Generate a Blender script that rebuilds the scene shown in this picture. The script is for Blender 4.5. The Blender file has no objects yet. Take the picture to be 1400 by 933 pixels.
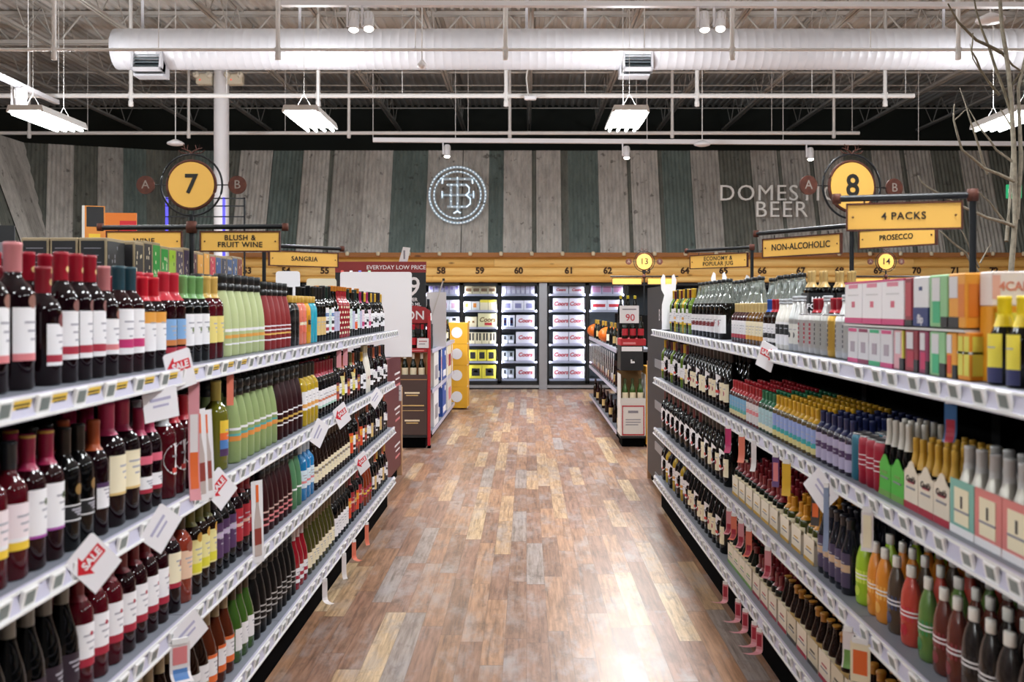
import bpy, math, random
from mathutils import Vector, Matrix
PI = math.pi
random.seed(7)
S = bpy.context.scene
C = S.collection

# ------------------------------------------------------------------ camera, world, exposure
cam_data = bpy.data.cameras.new('camera')
cam = bpy.data.objects.new('camera', cam_data)
C.objects.link(cam)
cam.location = (0, 0, 1.6)
cam.rotation_euler = (PI / 2, 0, 0)
cam_data.sensor_width = 36.0
cam_data.lens = 35.0
cam_data.shift_x = -20.0 / 1400
cam_data.shift_y = -46.0 / 1400
cam_data.clip_start = 0.05
cam_data.clip_end = 100
cam_data.dof.use_dof = True
cam_data.dof.focus_distance = 7.5
cam_data.dof.aperture_fstop = 4.0
S.camera = cam
S.view_settings.view_transform = 'Standard'
S.view_settings.look = 'None'
S.view_settings.gamma = 1.0
S.view_settings.use_curve_mapping = False
S.view_settings.exposure = -0.07
world = bpy.data.worlds.new('world')
S.world = world
world.use_nodes = True
world.node_tree.nodes['Background'].inputs[0].default_value = (0.80, 0.86, 1.0, 1)
world.node_tree.nodes['Background'].inputs[1].default_value = 0.10
S.cycles.max_bounces = 7
S.cycles.diffuse_bounces = 3
S.cycles.glossy_bounces = 3
S.cycles.transmission_bounces = 6
S.cycles.transparent_max_bounces = 8
S.cycles.caustics_reflective = False
S.cycles.caustics_refractive = False
S.cycles.sample_clamp_indirect = 4.0

LAMP_WATTS = 150.0          # each four-tube fixture
GLOW = 1.0                  # sideways light of the bare tubes, as a share of that
NEAR = 0.62                 # the rows over and behind the camera
SPOT_WATTS = 260.0          # each track head

# ------------------------------------------------------------------ materials
def lin(c):
    if isinstance(c, str):
        c = c.lstrip('#')
        c = tuple(int(c[i:i + 2], 16) / 255 for i in (0, 2, 4))
    return tuple(((x / 12.92) if x <= 0.04045 else ((x + 0.055) / 1.055) ** 2.4) for x in c)

_mats = {}
def mat(hexc, rough=0.5, metal=0.0, emit=0.0, spec=0.5, coat=0.0, trans=0.0, noise=0.0, nscale=20.0, bump=0.0, name=None):
    key = (hexc, rough, metal, emit, spec, coat, trans, noise, nscale, bump)
    if key in _mats:
        return _mats[key]
    m = bpy.data.materials.new(name or 'mat_' + hexc.lstrip('#'))
    m.use_nodes = True
    nt = m.node_tree
    b = nt.nodes['Principled BSDF']
    col = lin(hexc)
    b.inputs['Base Color'].default_value = (*col, 1)
    b.inputs['Roughness'].default_value = rough
    b.inputs['Metallic'].default_value = metal
    b.inputs['Specular IOR Level'].default_value = spec
    b.inputs['Coat Weight'].default_value = coat
    b.inputs['Coat Roughness'].default_value = 0.05
    b.inputs['Transmission Weight'].default_value = trans
    if emit:
        b.inputs['Emission Color'].default_value = (*col, 1)
        b.inputs['Emission Strength'].default_value = emit
    if noise or bump:
        tc = nt.nodes.new('ShaderNodeTexCoord')
        nz = nt.nodes.new('ShaderNodeTexNoise')
        nz.inputs['Scale'].default_value = nscale
        nz.inputs['Detail'].default_value = 5
        nt.links.new(tc.outputs['Object'], nz.inputs['Vector'])
        if noise:
            mr = nt.nodes.new('ShaderNodeMapRange')
            mr.inputs['From Min'].default_value = 0.3
            mr.inputs['From Max'].default_value = 0.7
            mr.inputs['To Min'].default_value = 1 - noise
            mr.inputs['To Max'].default_value = 1 + noise * 0.5
            nt.links.new(nz.outputs['Fac'], mr.inputs['Value'])
            mx = nt.nodes.new('ShaderNodeMix')
            mx.data_type = 'RGBA'
            mx.blend_type = 'MULTIPLY'
            mx.inputs[0].default_value = 1
            mx.inputs[6].default_value = (*col, 1)
            nt.links.new(mr.outputs[0], mx.inputs[7])
            nt.links.new(mx.outputs[2], b.inputs['Base Color'])
        if bump:
            bp = nt.nodes.new('ShaderNodeBump')
            bp.inputs['Strength'].default_value = bump
            nt.links.new(nz.outputs['Fac'], bp.inputs['Height'])
            nt.links.new(bp.outputs[0], b.inputs['Normal'])
    _mats[key] = m
    return m

def N(nt, t, **kw):
    n = nt.nodes.new(t)
    for k, v in kw.items():
        if k == 'op':
            n.operation = v
        else:
            n.inputs[k].default_value = v
    return n

def math_node(nt, op, a, b=None, c=None):
    n = nt.nodes.new('ShaderNodeMath')
    n.operation = op
    for i, v in enumerate((a, b, c)):
        if v is None:
            continue
        if isinstance(v, (int, float)):
            n.inputs[i].default_value = v
        else:
            nt.links.new(v, n.inputs[i])
    return n.outputs[0]

def ramp(nt, fac, stops, interp='LINEAR'):
    r = nt.nodes.new('ShaderNodeValToRGB')
    r.color_ramp.interpolation = interp
    el = r.color_ramp.elements
    while len(el) < len(stops):
        el.new(0.5)
    for e, (p, c) in zip(el, stops):
        e.position = p
        e.color = (*lin(c), 1)
    nt.links.new(fac, r.inputs[0])
    return r.outputs[0]

def mixc(nt, fac, a, b, blend='MIX'):
    n = nt.nodes.new('ShaderNodeMix')
    n.data_type = 'RGBA'
    n.blend_type = blend
    for i, v in ((0, fac), (6, a), (7, b)):
        if isinstance(v, (int, float)):
            n.inputs[i].default_value = v
        elif isinstance(v, tuple):
            n.inputs[i].default_value = (*v, 1)
        else:
            nt.links.new(v, n.inputs[i])
    return n.outputs[2]

def floor_material():
    m = bpy.data.materials.new('plank_floor')
    m.use_nodes = True
    nt = m.node_tree
    b = nt.nodes['Principled BSDF']
    tc = nt.nodes.new('ShaderNodeTexCoord')
    sep = nt.nodes.new('ShaderNodeSeparateXYZ')
    nt.links.new(tc.outputs['Object'], sep.inputs[0])
    x, y = sep.outputs[0], sep.outputs[1]
    W, L = 0.105, 1.0
    u = math_node(nt, 'DIVIDE', x, W)
    row = math_node(nt, 'FLOOR', u)
    wn1 = nt.nodes.new('ShaderNodeTexWhiteNoise'); wn1.noise_dimensions = '1D'
    nt.links.new(row, wn1.inputs['W'])
    v = math_node(nt, 'ADD', math_node(nt, 'DIVIDE', y, L), math_node(nt, 'MULTIPLY', wn1.outputs[0], 7.3))
    colm = math_node(nt, 'FLOOR', v)
    cmb = nt.nodes.new('ShaderNodeCombineXYZ')
    nt.links.new(row, cmb.inputs[0]); nt.links.new(colm, cmb.inputs[1])
    wn = nt.nodes.new('ShaderNodeTexWhiteNoise'); wn.noise_dimensions = '2D'
    nt.links.new(cmb.outputs[0], wn.inputs['Vector'])
    base = ramp(nt, wn.outputs[0], [(0.0, '#9a7660'), (0.16, '#b08669'), (0.32, '#a17b66'), (0.48, '#b98f70'), (0.62, '#a57f6c'), (0.78, '#cba985'), (0.88, '#dabd97'), (0.94, '#aa9c95'), (1.0, '#b48a6a')], 'CONSTANT')
    # grain stretched along the plank
    mp = nt.nodes.new('ShaderNodeMapping')
    mp.inputs['Scale'].default_value = (55, 3.2, 1)
    nt.links.new(tc.outputs['Object'], mp.inputs[0])
    off = nt.nodes.new('ShaderNodeVectorMath'); off.operation = 'ADD'
    nt.links.new(mp.outputs[0], off.inputs[0])
    sc = nt.nodes.new('ShaderNodeVectorMath'); sc.operation = 'SCALE'
    sc.inputs['Scale'].default_value = 3.7
    nt.links.new(wn.outputs[1], sc.inputs[0])
    nt.links.new(sc.outputs[0], off.inputs[1])
    g = N(nt, 'ShaderNodeTexNoise', Scale=1.0, Detail=6.0, Roughness=0.65)
    nt.links.new(off.outputs[0], g.inputs['Vector'])
    gr = ramp(nt, g.outputs[0], [(0.26, '#5c534b'), (0.45, '#cfc9c4'), (0.62, '#ffffff')])
    c1 = mixc(nt, 0.85, base, gr, 'MULTIPLY')
    # worn whitish-grey patches
    mp2 = nt.nodes.new('ShaderNodeMapping')
    mp2.inputs['Scale'].default_value = (4.5, 1.8, 1)
    nt.links.new(tc.outputs['Object'], mp2.inputs[0])
    off2 = nt.nodes.new('ShaderNodeVectorMath'); off2.operation = 'ADD'
    nt.links.new(mp2.outputs[0], off2.inputs[0]); nt.links.new(sc.outputs[0], off2.inputs[1])
    p = N(nt, 'ShaderNodeTexNoise', Scale=1.0, Detail=5.0, Roughness=0.7)
    nt.links.new(off2.outputs[0], p.inputs['Vector'])
    pf = nt.nodes.new('ShaderNodeMapRange')
    pf.inputs['From Min'].default_value = 0.49; pf.inputs['From Max'].default_value = 0.70
    pf.inputs['To Max'].default_value = 0.7
    nt.links.new(p.outputs[0], pf.inputs['Value'])
    c2 = mixc(nt, pf.outputs[0], c1, lin('#aaa5a6'))
    p2 = N(nt, 'ShaderNodeTexNoise', Scale=2.3, Detail=5.0, Roughness=0.75)
    nt.links.new(off2.outputs[0], p2.inputs['Vector'])
    pf2 = nt.nodes.new('ShaderNodeMapRange')
    pf2.inputs['From Min'].default_value = 0.53; pf2.inputs['From Max'].default_value = 0.72
    pf2.inputs['To Max'].default_value = 0.7
    nt.links.new(p2.outputs[0], pf2.inputs['Value'])
    c3 = mixc(nt, pf2.outputs[0], c2, lin('#5d4a3e'))
    # joints
    fu = math_node(nt, 'FRACT', u)
    fv = math_node(nt, 'FRACT', v)
    ju = math_node(nt, 'LESS_THAN', math_node(nt, 'ABSOLUTE', math_node(nt, 'SUBTRACT', fu, 0.5)), 0.488)
    jv = math_node(nt, 'LESS_THAN', math_node(nt, 'ABSOLUTE', math_node(nt, 'SUBTRACT', fv, 0.5)), 0.497)
    j = math_node(nt, 'MULTIPLY', ju, jv)
    c4 = mixc(nt, math_node(nt, 'MULTIPLY', math_node(nt, 'SUBTRACT', 1.0, j), 0.45), c3, lin('#4a372a'))
    nt.links.new(c4, b.inputs['Base Color'])
    rr = nt.nodes.new('ShaderNodeMapRange')
    rr.inputs['To Min'].default_value = 0.27; rr.inputs['To Max'].default_value = 0.42
    nt.links.new(g.outputs[0], rr.inputs['Value'])
    nt.links.new(rr.outputs[0], b.inputs['Roughness'])
    b.inputs['Specular IOR Level'].default_value = 0.5
    bp = nt.nodes.new('ShaderNodeBump')
    bp.inputs['Strength'].default_value = 0.04
    bp.inputs['Distance'].default_value = 0.002
    nt.links.new(g.outputs[0], bp.inputs['Height'])
    nt.links.new(bp.outputs[0], b.inputs['Normal'])
    return m

def sheet_material(name, a, bcol, stain):
    m = bpy.data.materials.new(name)
    m.use_nodes = True
    nt = m.node_tree
    b = nt.nodes['Principled BSDF']
    tc = nt.nodes.new('ShaderNodeTexCoord')
    mp = nt.nodes.new('ShaderNodeMapping')
    mp.inputs['Scale'].default_value = (9, 9, 1.2)
    nt.links.new(tc.outputs['Object'], mp.inputs[0])
    n1 = N(nt, 'ShaderNodeTexNoise', Scale=1.0, Detail=8.0, Roughness=0.7)
    nt.links.new(mp.outputs[0], n1.inputs['Vector'])
    c = ramp(nt, n1.outputs[0], [(0.3, a), (0.62, bcol)])
    n2 = N(nt, 'ShaderNodeTexNoise', Scale=7.0, Detail=3.0)
    nt.links.new(tc.outputs['Object'], n2.inputs['Vector'])
    f = nt.nodes.new('ShaderNodeMapRange')
    f.inputs['From Min'].default_value = 0.64; f.inputs['From Max'].default_value = 0.72
    f.inputs['To Max'].default_value = 0.75
    nt.links.new(n2.outputs[0], f.inputs['Value'])
    c = mixc(nt, f.outputs[0], c, lin(stain))
    nt.links.new(c, b.inputs['Base Color'])
    b.inputs['Roughness'].default_value = 0.55
    b.inputs['Metallic'].default_value = 0.1
    return m

def wood_material(name, a, bcol, knot, axis=(1.2, 14, 14)):
    m = bpy.data.materials.new(name)
    m.use_nodes = True
    nt = m.node_tree
    b = nt.nodes['Principled BSDF']
    tc = nt.nodes.new('ShaderNodeTexCoord')
    mp = nt.nodes.new('ShaderNodeMapping')
    mp.inputs['Scale'].default_value = axis
    nt.links.new(tc.outputs['Object'], mp.inputs[0])
    n1 = N(nt, 'ShaderNodeTexNoise', Scale=1.0, Detail=7.0, Roughness=0.6)
    nt.links.new(mp.outputs[0], n1.inputs['Vector'])
    c = ramp(nt, n1.outputs[0], [(0.3, a), (0.65, bcol)])
    vor = N(nt, 'ShaderNodeTexVoronoi', Scale=1.7)
    mp2 = nt.nodes.new('ShaderNodeMapping')
    mp2.inputs['Scale'].default_value = (0.7, 1, 2.0)
    nt.links.new(tc.outputs['Object'], mp2.inputs[0])
    nt.links.new(mp2.outputs[0], vor.inputs['Vector'])
    f = nt.nodes.new('ShaderNodeMapRange')
    f.inputs['From Min'].default_value = 0.10; f.inputs['From Max'].default_value = 0.05
    f.inputs['To Max'].default_value = 0.8
    nt.links.new(vor.outputs['Distance'], f.inputs['Value'])
    c = mixc(nt, f.outputs[0], c, lin(knot))
    nt.links.new(c, b.inputs['Base Color'])
    b.inputs['Roughness'].default_value = 0.62
    b.inputs['Specular IOR Level'].default_value = 0.3
    return m

def glass_pane_material():
    m = bpy.data.materials.new('door_glass')
    m.use_nodes = True
    nt = m.node_tree
    out = nt.nodes['Material Output']
    nt.nodes.remove(nt.nodes['Principled BSDF'])
    tr = nt.nodes.new('ShaderNodeBsdfTransparent')
    tr.inputs[0].default_value = (0.90, 0.93, 0.95, 1)
    gl = nt.nodes.new('ShaderNodeBsdfGlossy')
    gl.inputs['Roughness'].default_value = 0.03
    lw = nt.nodes.new('ShaderNodeLayerWeight')
    lw.inputs[0].default_value = 0.15
    mx = nt.nodes.new('ShaderNodeMixShader')
    nt.links.new(lw.outputs['Fresnel'], mx.inputs[0])
    nt.links.new(tr.outputs[0], mx.inputs[1])
    nt.links.new(gl.outputs[0], mx.inputs[2])
    nt.links.new(mx.outputs[0], out.inputs[0])
    return m

# ------------------------------------------------------------------ mesh builder
class MB:
    def __init__(s):
        s.v = []; s.f = []; s.m = []; s.sm = []; s.mats = []
    def mi(s, m):
        if m not in s.mats:
            s.mats.append(m)
        return s.mats.index(m)
    def add(s, verts, faces, m, smooth=False):
        o = len(s.v)
        s.v += [tuple(v) for v in verts]
        k = s.mi(m)
        for f in faces:
            s.f.append(tuple(i + o for i in f)); s.m.append(k); s.sm.append(smooth)
    def box(s, x0, x1, y0, y1, z0, z1, m, rot=0, piv=None):
        vs = [(x, y, z) for z in (z0, z1) for y in (y0, y1) for x in (x0, x1)]
        if rot:
            px, py = piv or ((x0 + x1) / 2, (y0 + y1) / 2)
            c, sn = math.cos(rot), math.sin(rot)
            vs = [(px + (x - px) * c - (y - py) * sn, py + (x - px) * sn + (y - py) * c, z) for x, y, z in vs]
        s.add(vs, [(0, 2, 3, 1), (4, 5, 7, 6), (0, 1, 5, 4), (2, 6, 7, 3), (0, 4, 6, 2), (1, 3, 7, 5)], m)
        return s
    def bevbox(s, x0, x1, y0, y1, z0, z1, b, m):
        # box whose vertical edges are chamfered, top and bottom edges too
        def ring(i, z):
            return [(x0 + b + i, y0 + i, z), (x1 - b - i, y0 + i, z), (x1 - i, y0 + b + i, z), (x1 - i, y1 - b - i, z),
                    (x1 - b - i, y1 - i, z), (x0 + b + i, y1 - i, z), (x0 + i, y1 - b - i, z), (x0 + i, y0 + b + i, z)]
        vs = ring(b, z0) + ring(0, z0 + b) + ring(0, z1 - b) + ring(b, z1)
        fs = [tuple(reversed(range(8))), tuple(range(24, 32))]
        for k in range(3):
            for i in range(8):
                j = (i + 1) % 8
                fs.append((k * 8 + i, k * 8 + j, k * 8 + 8 + j, k * 8 + 8 + i))
        s.add(vs, fs, m)
        return s
    def prism(s, pts, y0, y1, m, plane='xz', smooth=False):
        n = len(pts)
        def P(a, b, d):
            return {'xz': (a, d, b), 'yz': (d, a, b), 'xy': (a, b, d)}[plane]
        vs = [P(a, b, y0) for a, b in pts] + [P(a, b, y1) for a, b in pts]
        s.add(vs, [tuple(range(n)), tuple(reversed(range(n, 2 * n)))] , m)
        s.add(vs, [(i, i + n, (i + 1) % n + n, (i + 1) % n) for i in range(n)], m, smooth)
        return s
    def lathe(s, prof, n, m, c=(0, 0, 0), smooth=True, a0=0.0, axis='z'):
        vs, fs = [], []
        for r, z in prof:
            for i in range(n):
                a = a0 + 2 * PI * i / n
                p = (r * math.cos(a), r * math.sin(a), z)
                if axis == 'y':
                    p = (p[0], p[2], p[1])
                elif axis == 'x':
                    p = (p[2], p[0], p[1])
                vs.append((p[0] + c[0], p[1] + c[1], p[2] + c[2]))
        for k in range(len(prof) - 1):
            for i in range(n):
                j = (i + 1) % n
                fs.append((k * n + i, k * n + j, k * n + n + j, k * n + n + i))
        s.add(vs, fs, m, smooth)
        return s
    def tube(s, pts, r, m, n=8, caps=True, r1=None):
        pts = [Vector(p) for p in pts]
        vs, fs = [], []
        up0 = Vector((0, 0, 1))
        for k, p in enumerate(pts):
            t = (pts[min(k + 1, len(pts) - 1)] - pts[max(k - 1, 0)]).normalized()
            up = up0 if abs(t.dot(up0)) < 0.95 else Vector((1, 0, 0))
            a = t.cross(up).normalized(); b = t.cross(a).normalized()
            rr = r if r1 is None else r + (r1 - r) * k / max(1, len(pts) - 1)
            for i in range(n):
                q = 2 * PI * i / n
                vs.append(p + a * (rr * math.cos(q)) + b * (rr * math.sin(q)))
        for k in range(len(pts) - 1):
            for i in range(n):
                j = (i + 1) % n
                fs.append((k * n + i, k * n + j, k * n + n + j, k * n + n + i))
        s.add(vs, fs, m, True)
        if caps:
            e = (len(pts) - 1) * n
            s.add(vs, [tuple(reversed(range(n))), tuple(range(e, e + n))], m, False)
        return s
    def ring(s, R, r, m, c=(0, 0, 0), n=40, k=6, normal='y'):
        pts = []
        for i in range(n + 1):
            a = 2 * PI * i / n
            x, z = R * math.cos(a), R * math.sin(a)
            pts.append((c[0] + x, c[1], c[2] + z) if normal == 'y' else (c[0], c[1] + x, c[2] + z) if normal == 'x' else (c[0] + x, c[1] + z, c[2]))
        return s.tube(pts, r, m, k, False)
    def patch(s, r, z0, z1, a0, a1, m, n=8):
        vs, fs = [], []
        for i in range(n + 1):
            a = a0 + (a1 - a0) * i / n
            vs += [(r * math.cos(a), r * math.sin(a), z0), (r * math.cos(a), r * math.sin(a), z1)]
        for i in range(n):
            fs.append((2 * i, 2 * i + 2, 2 * i + 3, 2 * i + 1))
        s.add(vs, fs, m, True)
        return s
    def cyldisc(s, r, zc, ac, rad, m, n=14, ez=1.0):
        vs = [(r * math.cos(ac), r * math.sin(ac), zc)]
        for i in range(n):
            q = 2 * PI * i / n
            a = ac + rad * math.cos(q) / r
            vs.append((r * math.cos(a), r * math.sin(a), zc + rad * ez * math.sin(q)))
        s.add(vs, [(0, 1 + i, 1 + (i + 1) % n) for i in range(n)], m, True)
        return s
    def mesh(s, name):
        me = bpy.data.meshes.new(name)
        me.from_pydata(s.v, [], s.f)
        for m in s.mats:
            me.materials.append(m)
        me.polygons.foreach_set('material_index', s.m)
        me.polygons.foreach_set('use_smooth', s.sm)
        me.update()
        return me

def obj(name, me, parent=None, loc=(0, 0, 0), rot=(0, 0, 0), label=None, cat=None, group=None, kind=None):
    if isinstance(me, MB):
        me = me.mesh(name)
    o = bpy.data.objects.new(name, me)
    C.objects.link(o)
    o.location = loc
    o.rotation_euler = rot
    if parent is not None:
        o.parent = parent
    tag(o, label, cat, group, kind)
    return o

def tag(o, label=None, cat=None, group=None, kind=None):
    if label: o['label'] = label
    if cat: o['category'] = cat
    if group: o['group'] = group
    if kind: o['kind'] = kind
    return o

def thing(name, label, cat, loc=(0, 0, 0), rz=0.0, group=None):
    o = bpy.data.objects.new(name, None)
    C.objects.link(o)
    o.empty_display_size = 0.1
    o.location = loc
    o.rotation_euler = (0, 0, rz)
    return tag(o, label, cat, group)

def struct(name, me, parent=None, **kw):
    return obj(name, me, parent, kind='structure' if parent is None else None, **kw)

# lettering: a mesh in the XZ plane facing -Y, centred on the origin
_texts = {}
def text_mesh(body, size, m, extrude=0.001, bold=0.0, spacing=1.0, shear=0.0, line=1.0):
    key = (body, size, m.name, extrude, bold, spacing, shear, line)
    if key in _texts:
        return _texts[key]
    cu = bpy.data.curves.new('lettering', 'FONT')
    cu.body = body
    cu.size = size
    cu.extrude = extrude
    cu.offset = bold
    cu.space_character = spacing
    cu.space_line = line
    cu.shear = shear
    cu.align_x = 'CENTER'
    cu.align_y = 'CENTER'
    cu.resolution_u = 3
    o = bpy.data.objects.new('lettering_tmp', cu)
    C.objects.link(o)
    dg = bpy.context.evaluated_depsgraph_get()
    me = bpy.data.meshes.new_from_object(o.evaluated_get(dg))
    me.transform(Matrix.Rotation(PI / 2, 4, 'X'))
    me.materials.clear()
    me.materials.append(m)
    bpy.data.objects.remove(o)
    bpy.data.curves.remove(cu)
    me.name = 'lettering'
    _texts[key] = me
    return me

F, VX, VY, CH = 1361.0, 720.0, 420.5, 1.6
def X_at(px, d): return (px - VX) * d / F
def Z_at(py, d): return CH - (py - VY) * d / F
def to_px(x, y, z):
    return (VX + x * F / y, VY - (z - CH) * F / y) if y > 0.05 else (-9999, -9999)

ONES = 'zeroth first second third fourth fifth sixth seventh eighth ninth tenth eleventh twelfth thirteenth fourteenth fifteenth sixteenth seventeenth eighteenth nineteenth'.split()
TENS = {2: 'twent', 3: 'thirt', 4: 'fort', 5: 'fift', 6: 'sixt', 7: 'sevent'}
def ordinal(n):
    if n < 20: return ONES[n]
    t, u = divmod(n, 10)
    return TENS[t] + ('ieth' if u == 0 else 'y-' + ONES[u])
# ------------------------------------------------------------------ setting
M_floor = floor_material()
M_deck = mat('#eceae6', 0.75, noise=0.08, nscale=1.5)
M_steel_paint = mat('#cfcbc5', 0.5)
M_white_pipe = mat('#e6e3e0', 0.35)
M_duct = mat('#c3c1c5', 0.38, noise=0.05, nscale=3)
M_black = mat('#050506', 0.9, spec=0.03)
M_dark = mat('#1b1d1f', 0.6)
M_wallpaint = mat('#77746f', 0.8)
M_backdark = mat('#30342f', 0.85)
M_white = mat('#e9e7ea', 0.45)
M_offwhite = mat('#d9d6d2', 0.5)
M_rust = mat('#5a2f22', 0.65, 0.3, noise=0.4, nscale=40)
M_pipe_black = mat('#1d1f22', 0.38, 0.4)
M_yellow = mat('#eeb856', 0.6)
M_ink = mat('#17140f', 0.6)

def plane_box(name, x0, x1, y0, y1, z0, z1, m):
    return struct(name, MB().box(x0, x1, y0, y1, z0, z1, m))

plane_box('floor', -16, 16, -6, 25, -0.1, 0.0, M_floor)
dk = MB()
# fluted roof deck, flutes running along Y
xs = [-16 + 0.16 * i for i in range(201)]
vs, fs = [], []
for i, x in enumerate(xs):
    for k, (dx, dz) in enumerate(((0, 0), (0.05, 0), (0.07, 0.04), (0.14, 0.04))):
        vs += [(x + dx, -6, 6.62 + dz), (x + dx, 25, 6.62 + dz)]
for i in range(len(vs) // 2 - 1):
    fs.append((2 * i, 2 * i + 1, 2 * i + 3, 2 * i + 2))
dk.add(vs, fs, M_deck)
dk.box(-16, 16.2, -6, 25, 6.68, 6.8, M_deck)
struct('ceiling', dk)
plane_box('wall_rear', -16, 16, 24.9, 25.1, 0, 6.7, M_backdark)
plane_box('wall_left', -16.1, -15.9, -6, 25, 0, 6.7, M_wallpaint)
plane_box('wall_right', 15.9, 16.1, -6, 25, 0, 6.7, M_wallpaint)
plane_box('wall_front', -16, 16, -6.1, -5.9, 0, 6.7, M_wallpaint)

# ---- roof beams (open-web joists along Y) and one girder along X
def joist_mb(x):
    b = MB()
    y0, y1 = 9.0, 24.9
    for z in (6.02, 6.56):
        b.box(x - 0.05, x - 0.012, y0, y1, z, z + 0.045, M_steel_paint)
        b.box(x + 0.012, x + 0.05, y0, y1, z, z + 0.045, M_steel_paint)
    y = y0
    up = True
    while y < y1 - 0.55:
        b.tube([(x, y, 6.03 if up else 6.58), (x, y + 0.5, 6.58 if up else 6.03)], 0.010, M_steel_paint, 5, False)
        y += 0.5
        up = not up
    return b
jm = joist_mb(0.0).mesh('roof_beam')
for k in range(-6, 8):
    struct('roof_beam', jm, loc=(0.06 + 1.62 * k, 0, 0))
g = MB()
for z in (6.04, 6.52):
    g.box(-16, 16, 16.72, 16.76, z, z + 0.06, M_steel_paint); g.box(-16, 16, 16.84, 16.88, z, z + 0.06, M_steel_paint)
x = -15.9
up = True
while x < 15.5:
    g.tube([(x, 16.8, 6.07 if up else 6.55), (x + 0.4, 16.8, 6.55 if up else 6.07)], 0.02, M_steel_paint, 5, False)
    x += 0.4; up = not up
struct('girder_beam', g)
struct('round_column', MB().lathe([(0.125, 0), (0.125, 6.05)], 28, M_white, c=(-5.15, 16.8, 0)).box(-5.33, -4.97, 16.62, 16.98, 0, 0.02, M_white).box(-5.3, -5.0, 16.65, 16.95, 6.0, 6.06, M_white))

# ---- corrugated metal facade leaning over the coolers
SH = {
    'g': sheet_material('weathered_sheet_pale', '#9a9792', '#c4c1bb', '#524e49'),
    'h': sheet_material('weathered_sheet_grey', '#86847f', '#b0ada7', '#4a4641'),
    't': sheet_material('weathered_sheet_teal', '#4f5d59', '#6a7874', '#39423f'),
    'd': sheet_material('weathered_sheet_olive', '#4f534d', '#6e7169', '#33352f'),
}
def corrugated(T, u, n, w, kind, lift, zt=4.75, zb=2.66, out=0.75):
    b = MB()
    pitch, amp, per = 0.076, 0.011, 6
    cnt = max(2, int(w / pitch * per))
    rows = 6
    vs, fs = [], []
    for i in range(cnt + 1):
        s_ = w * i / cnt
        d = amp * math.sin(2 * PI * s_ / pitch) + lift
        for j in range(rows + 1):
            t = j / rows
            o = out * t + d
            vs.append((T[0] + u[0] * s_ + n[0] * o, T[1] + u[1] * s_ + n[1] * o, zt + (zb - zt) * t))
    for i in range(cnt):
        for j in range(rows):
            a = i * (rows + 1) + j
            fs.append((a, a + 1, a + rows + 2, a + rows + 1))
    b.add(vs, fs, SH[kind], True)
    return b
facade = bpy.data.objects.new('wall_back', None); C.objects.link(facade); facade['kind'] = 'structure'
BACK = [(232, 268, 'd'), (268, 313, 't'), (313, 332, 'd'), (330, 374, 'g'), (374, 417, 't'), (416, 452, 'g'), (451, 459, 'd'), (458, 501, 'h'), (500, 538, 'g'), (537, 587, 't'), (586, 633, 'g'), (631, 641, 'd'), (634, 669, 'g'), (668, 690, 't'), (689, 727, 'g'), (725, 735, 'd'), (733, 766, 'g'), (764, 776, 'd'), (775, 818, 't'), (817, 856, 'g'), (854, 863, 'd'), (861, 898, 'g'), (896, 906, 'd'), (904, 944, 't'), (943, 981, 'h'), (980, 1026, 'd'), (1025, 1061, 'h'), (1059, 1068, 'd'), (1066, 1104, 'h'), (1102, 1112, 'd'), (1110, 1151, 'h'), (1149, 1191, 'd'), (1190, 1228, 'h'), (1226, 1237, 'd'), (1235, 1271, 'h'), (1269, 1312, 'd'), (1310, 1350, 'h'), (1348, 1395, 'd'), (1393, 1440, 'h'), (1438, 1490, 'd'), (1488, 1540, 'h')]
for a, b_, k in BACK:
    x0, x1 = X_at(a, 20), X_at(b_, 20)
    struct('metal_sheet', corrugated((x0, 20.0), (1, 0), (0, -1), x1 - x0, k, 0.022 if k in 'gh' else 0.0), facade)
def seg(P, Q, kinds, sx):
    dx, dy = Q[0] - P[0], Q[1] - P[1]
    L = math.hypot(dx, dy)
    u = (dx / L, dy / L)
    n = (u[1], -u[0]) if sx > 0 else (-u[1], u[0])
    w = L / len(kinds)
    for i, k in enumerate(kinds):
        struct('metal_sheet', corrugated((P[0] + u[0] * w * i, P[1] + u[1] * w * i), u, n, w + 0.02, k, 0.02 if k in 'gh' else 0.0), facade)
seg((-9.63, 19.02), (-7.17, 20.0), 'dgdhtd', 1)
seg((-9.63, 9.0), (-9.63, 19.02), 'gdhgtghdgghdhtghdghg', 1)
# plywood lid behind the sheets so that no gap shows
struct('lintel_wall', MB().box(-7.6, 13, 20.05, 20.15, 2.6, 4.7, M_backdark).box(-7.6, 13, 19.3, 20.1, 2.62, 2.66, M_backdark), facade)

# ---- yellow pine log band over the cooler doors
M_pine = wood_material('pine_log', '#dcab5c', '#efc981', '#4e2f15')
M_pine2 = wood_material('pine_log_darker', '#d09c50', '#e6bb6e', '#4e2f15', (1.0, 12, 12))  # second, slightly darker pine tone mixed among the boards
M_eave = wood_material('eave_board', '#8f5d35', '#a66f40', '#4e2f15')
band = bpy.data.objects.new('trim_1', None); C.objects.link(band); band['kind'] = 'structure'
YB = 19.32
zz = 2.085
for i, h in enumerate((0.12, 0.17, 0.165, 0.115)):
    xl = -9.0
    while xl < 12.5:
        L = random.uniform(3.0, 5.5)
        pts = []
        for q in range(9):
            a = PI * (q / 8 - 0.5)
            pts.append((YB - 0.05 * math.cos(a), zz + h / 2 + (h / 2) * math.sin(a)))
        pts += [(YB + 0.06, zz + h), (YB + 0.06, zz)]
        struct('log_board', MB().prism(pts, xl, xl + L - 0.004, (M_pine, M_pine2)[(i + int(xl)) % 2], 'yz', True), band)
        xl += L
    zz += h
struct('eave_board', MB().box(-9, 12.8, 19.16, 19.30, 2.57, 2.655, M_eave), band)
M_peg = mat('#d6c9ad', 0.5)
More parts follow.
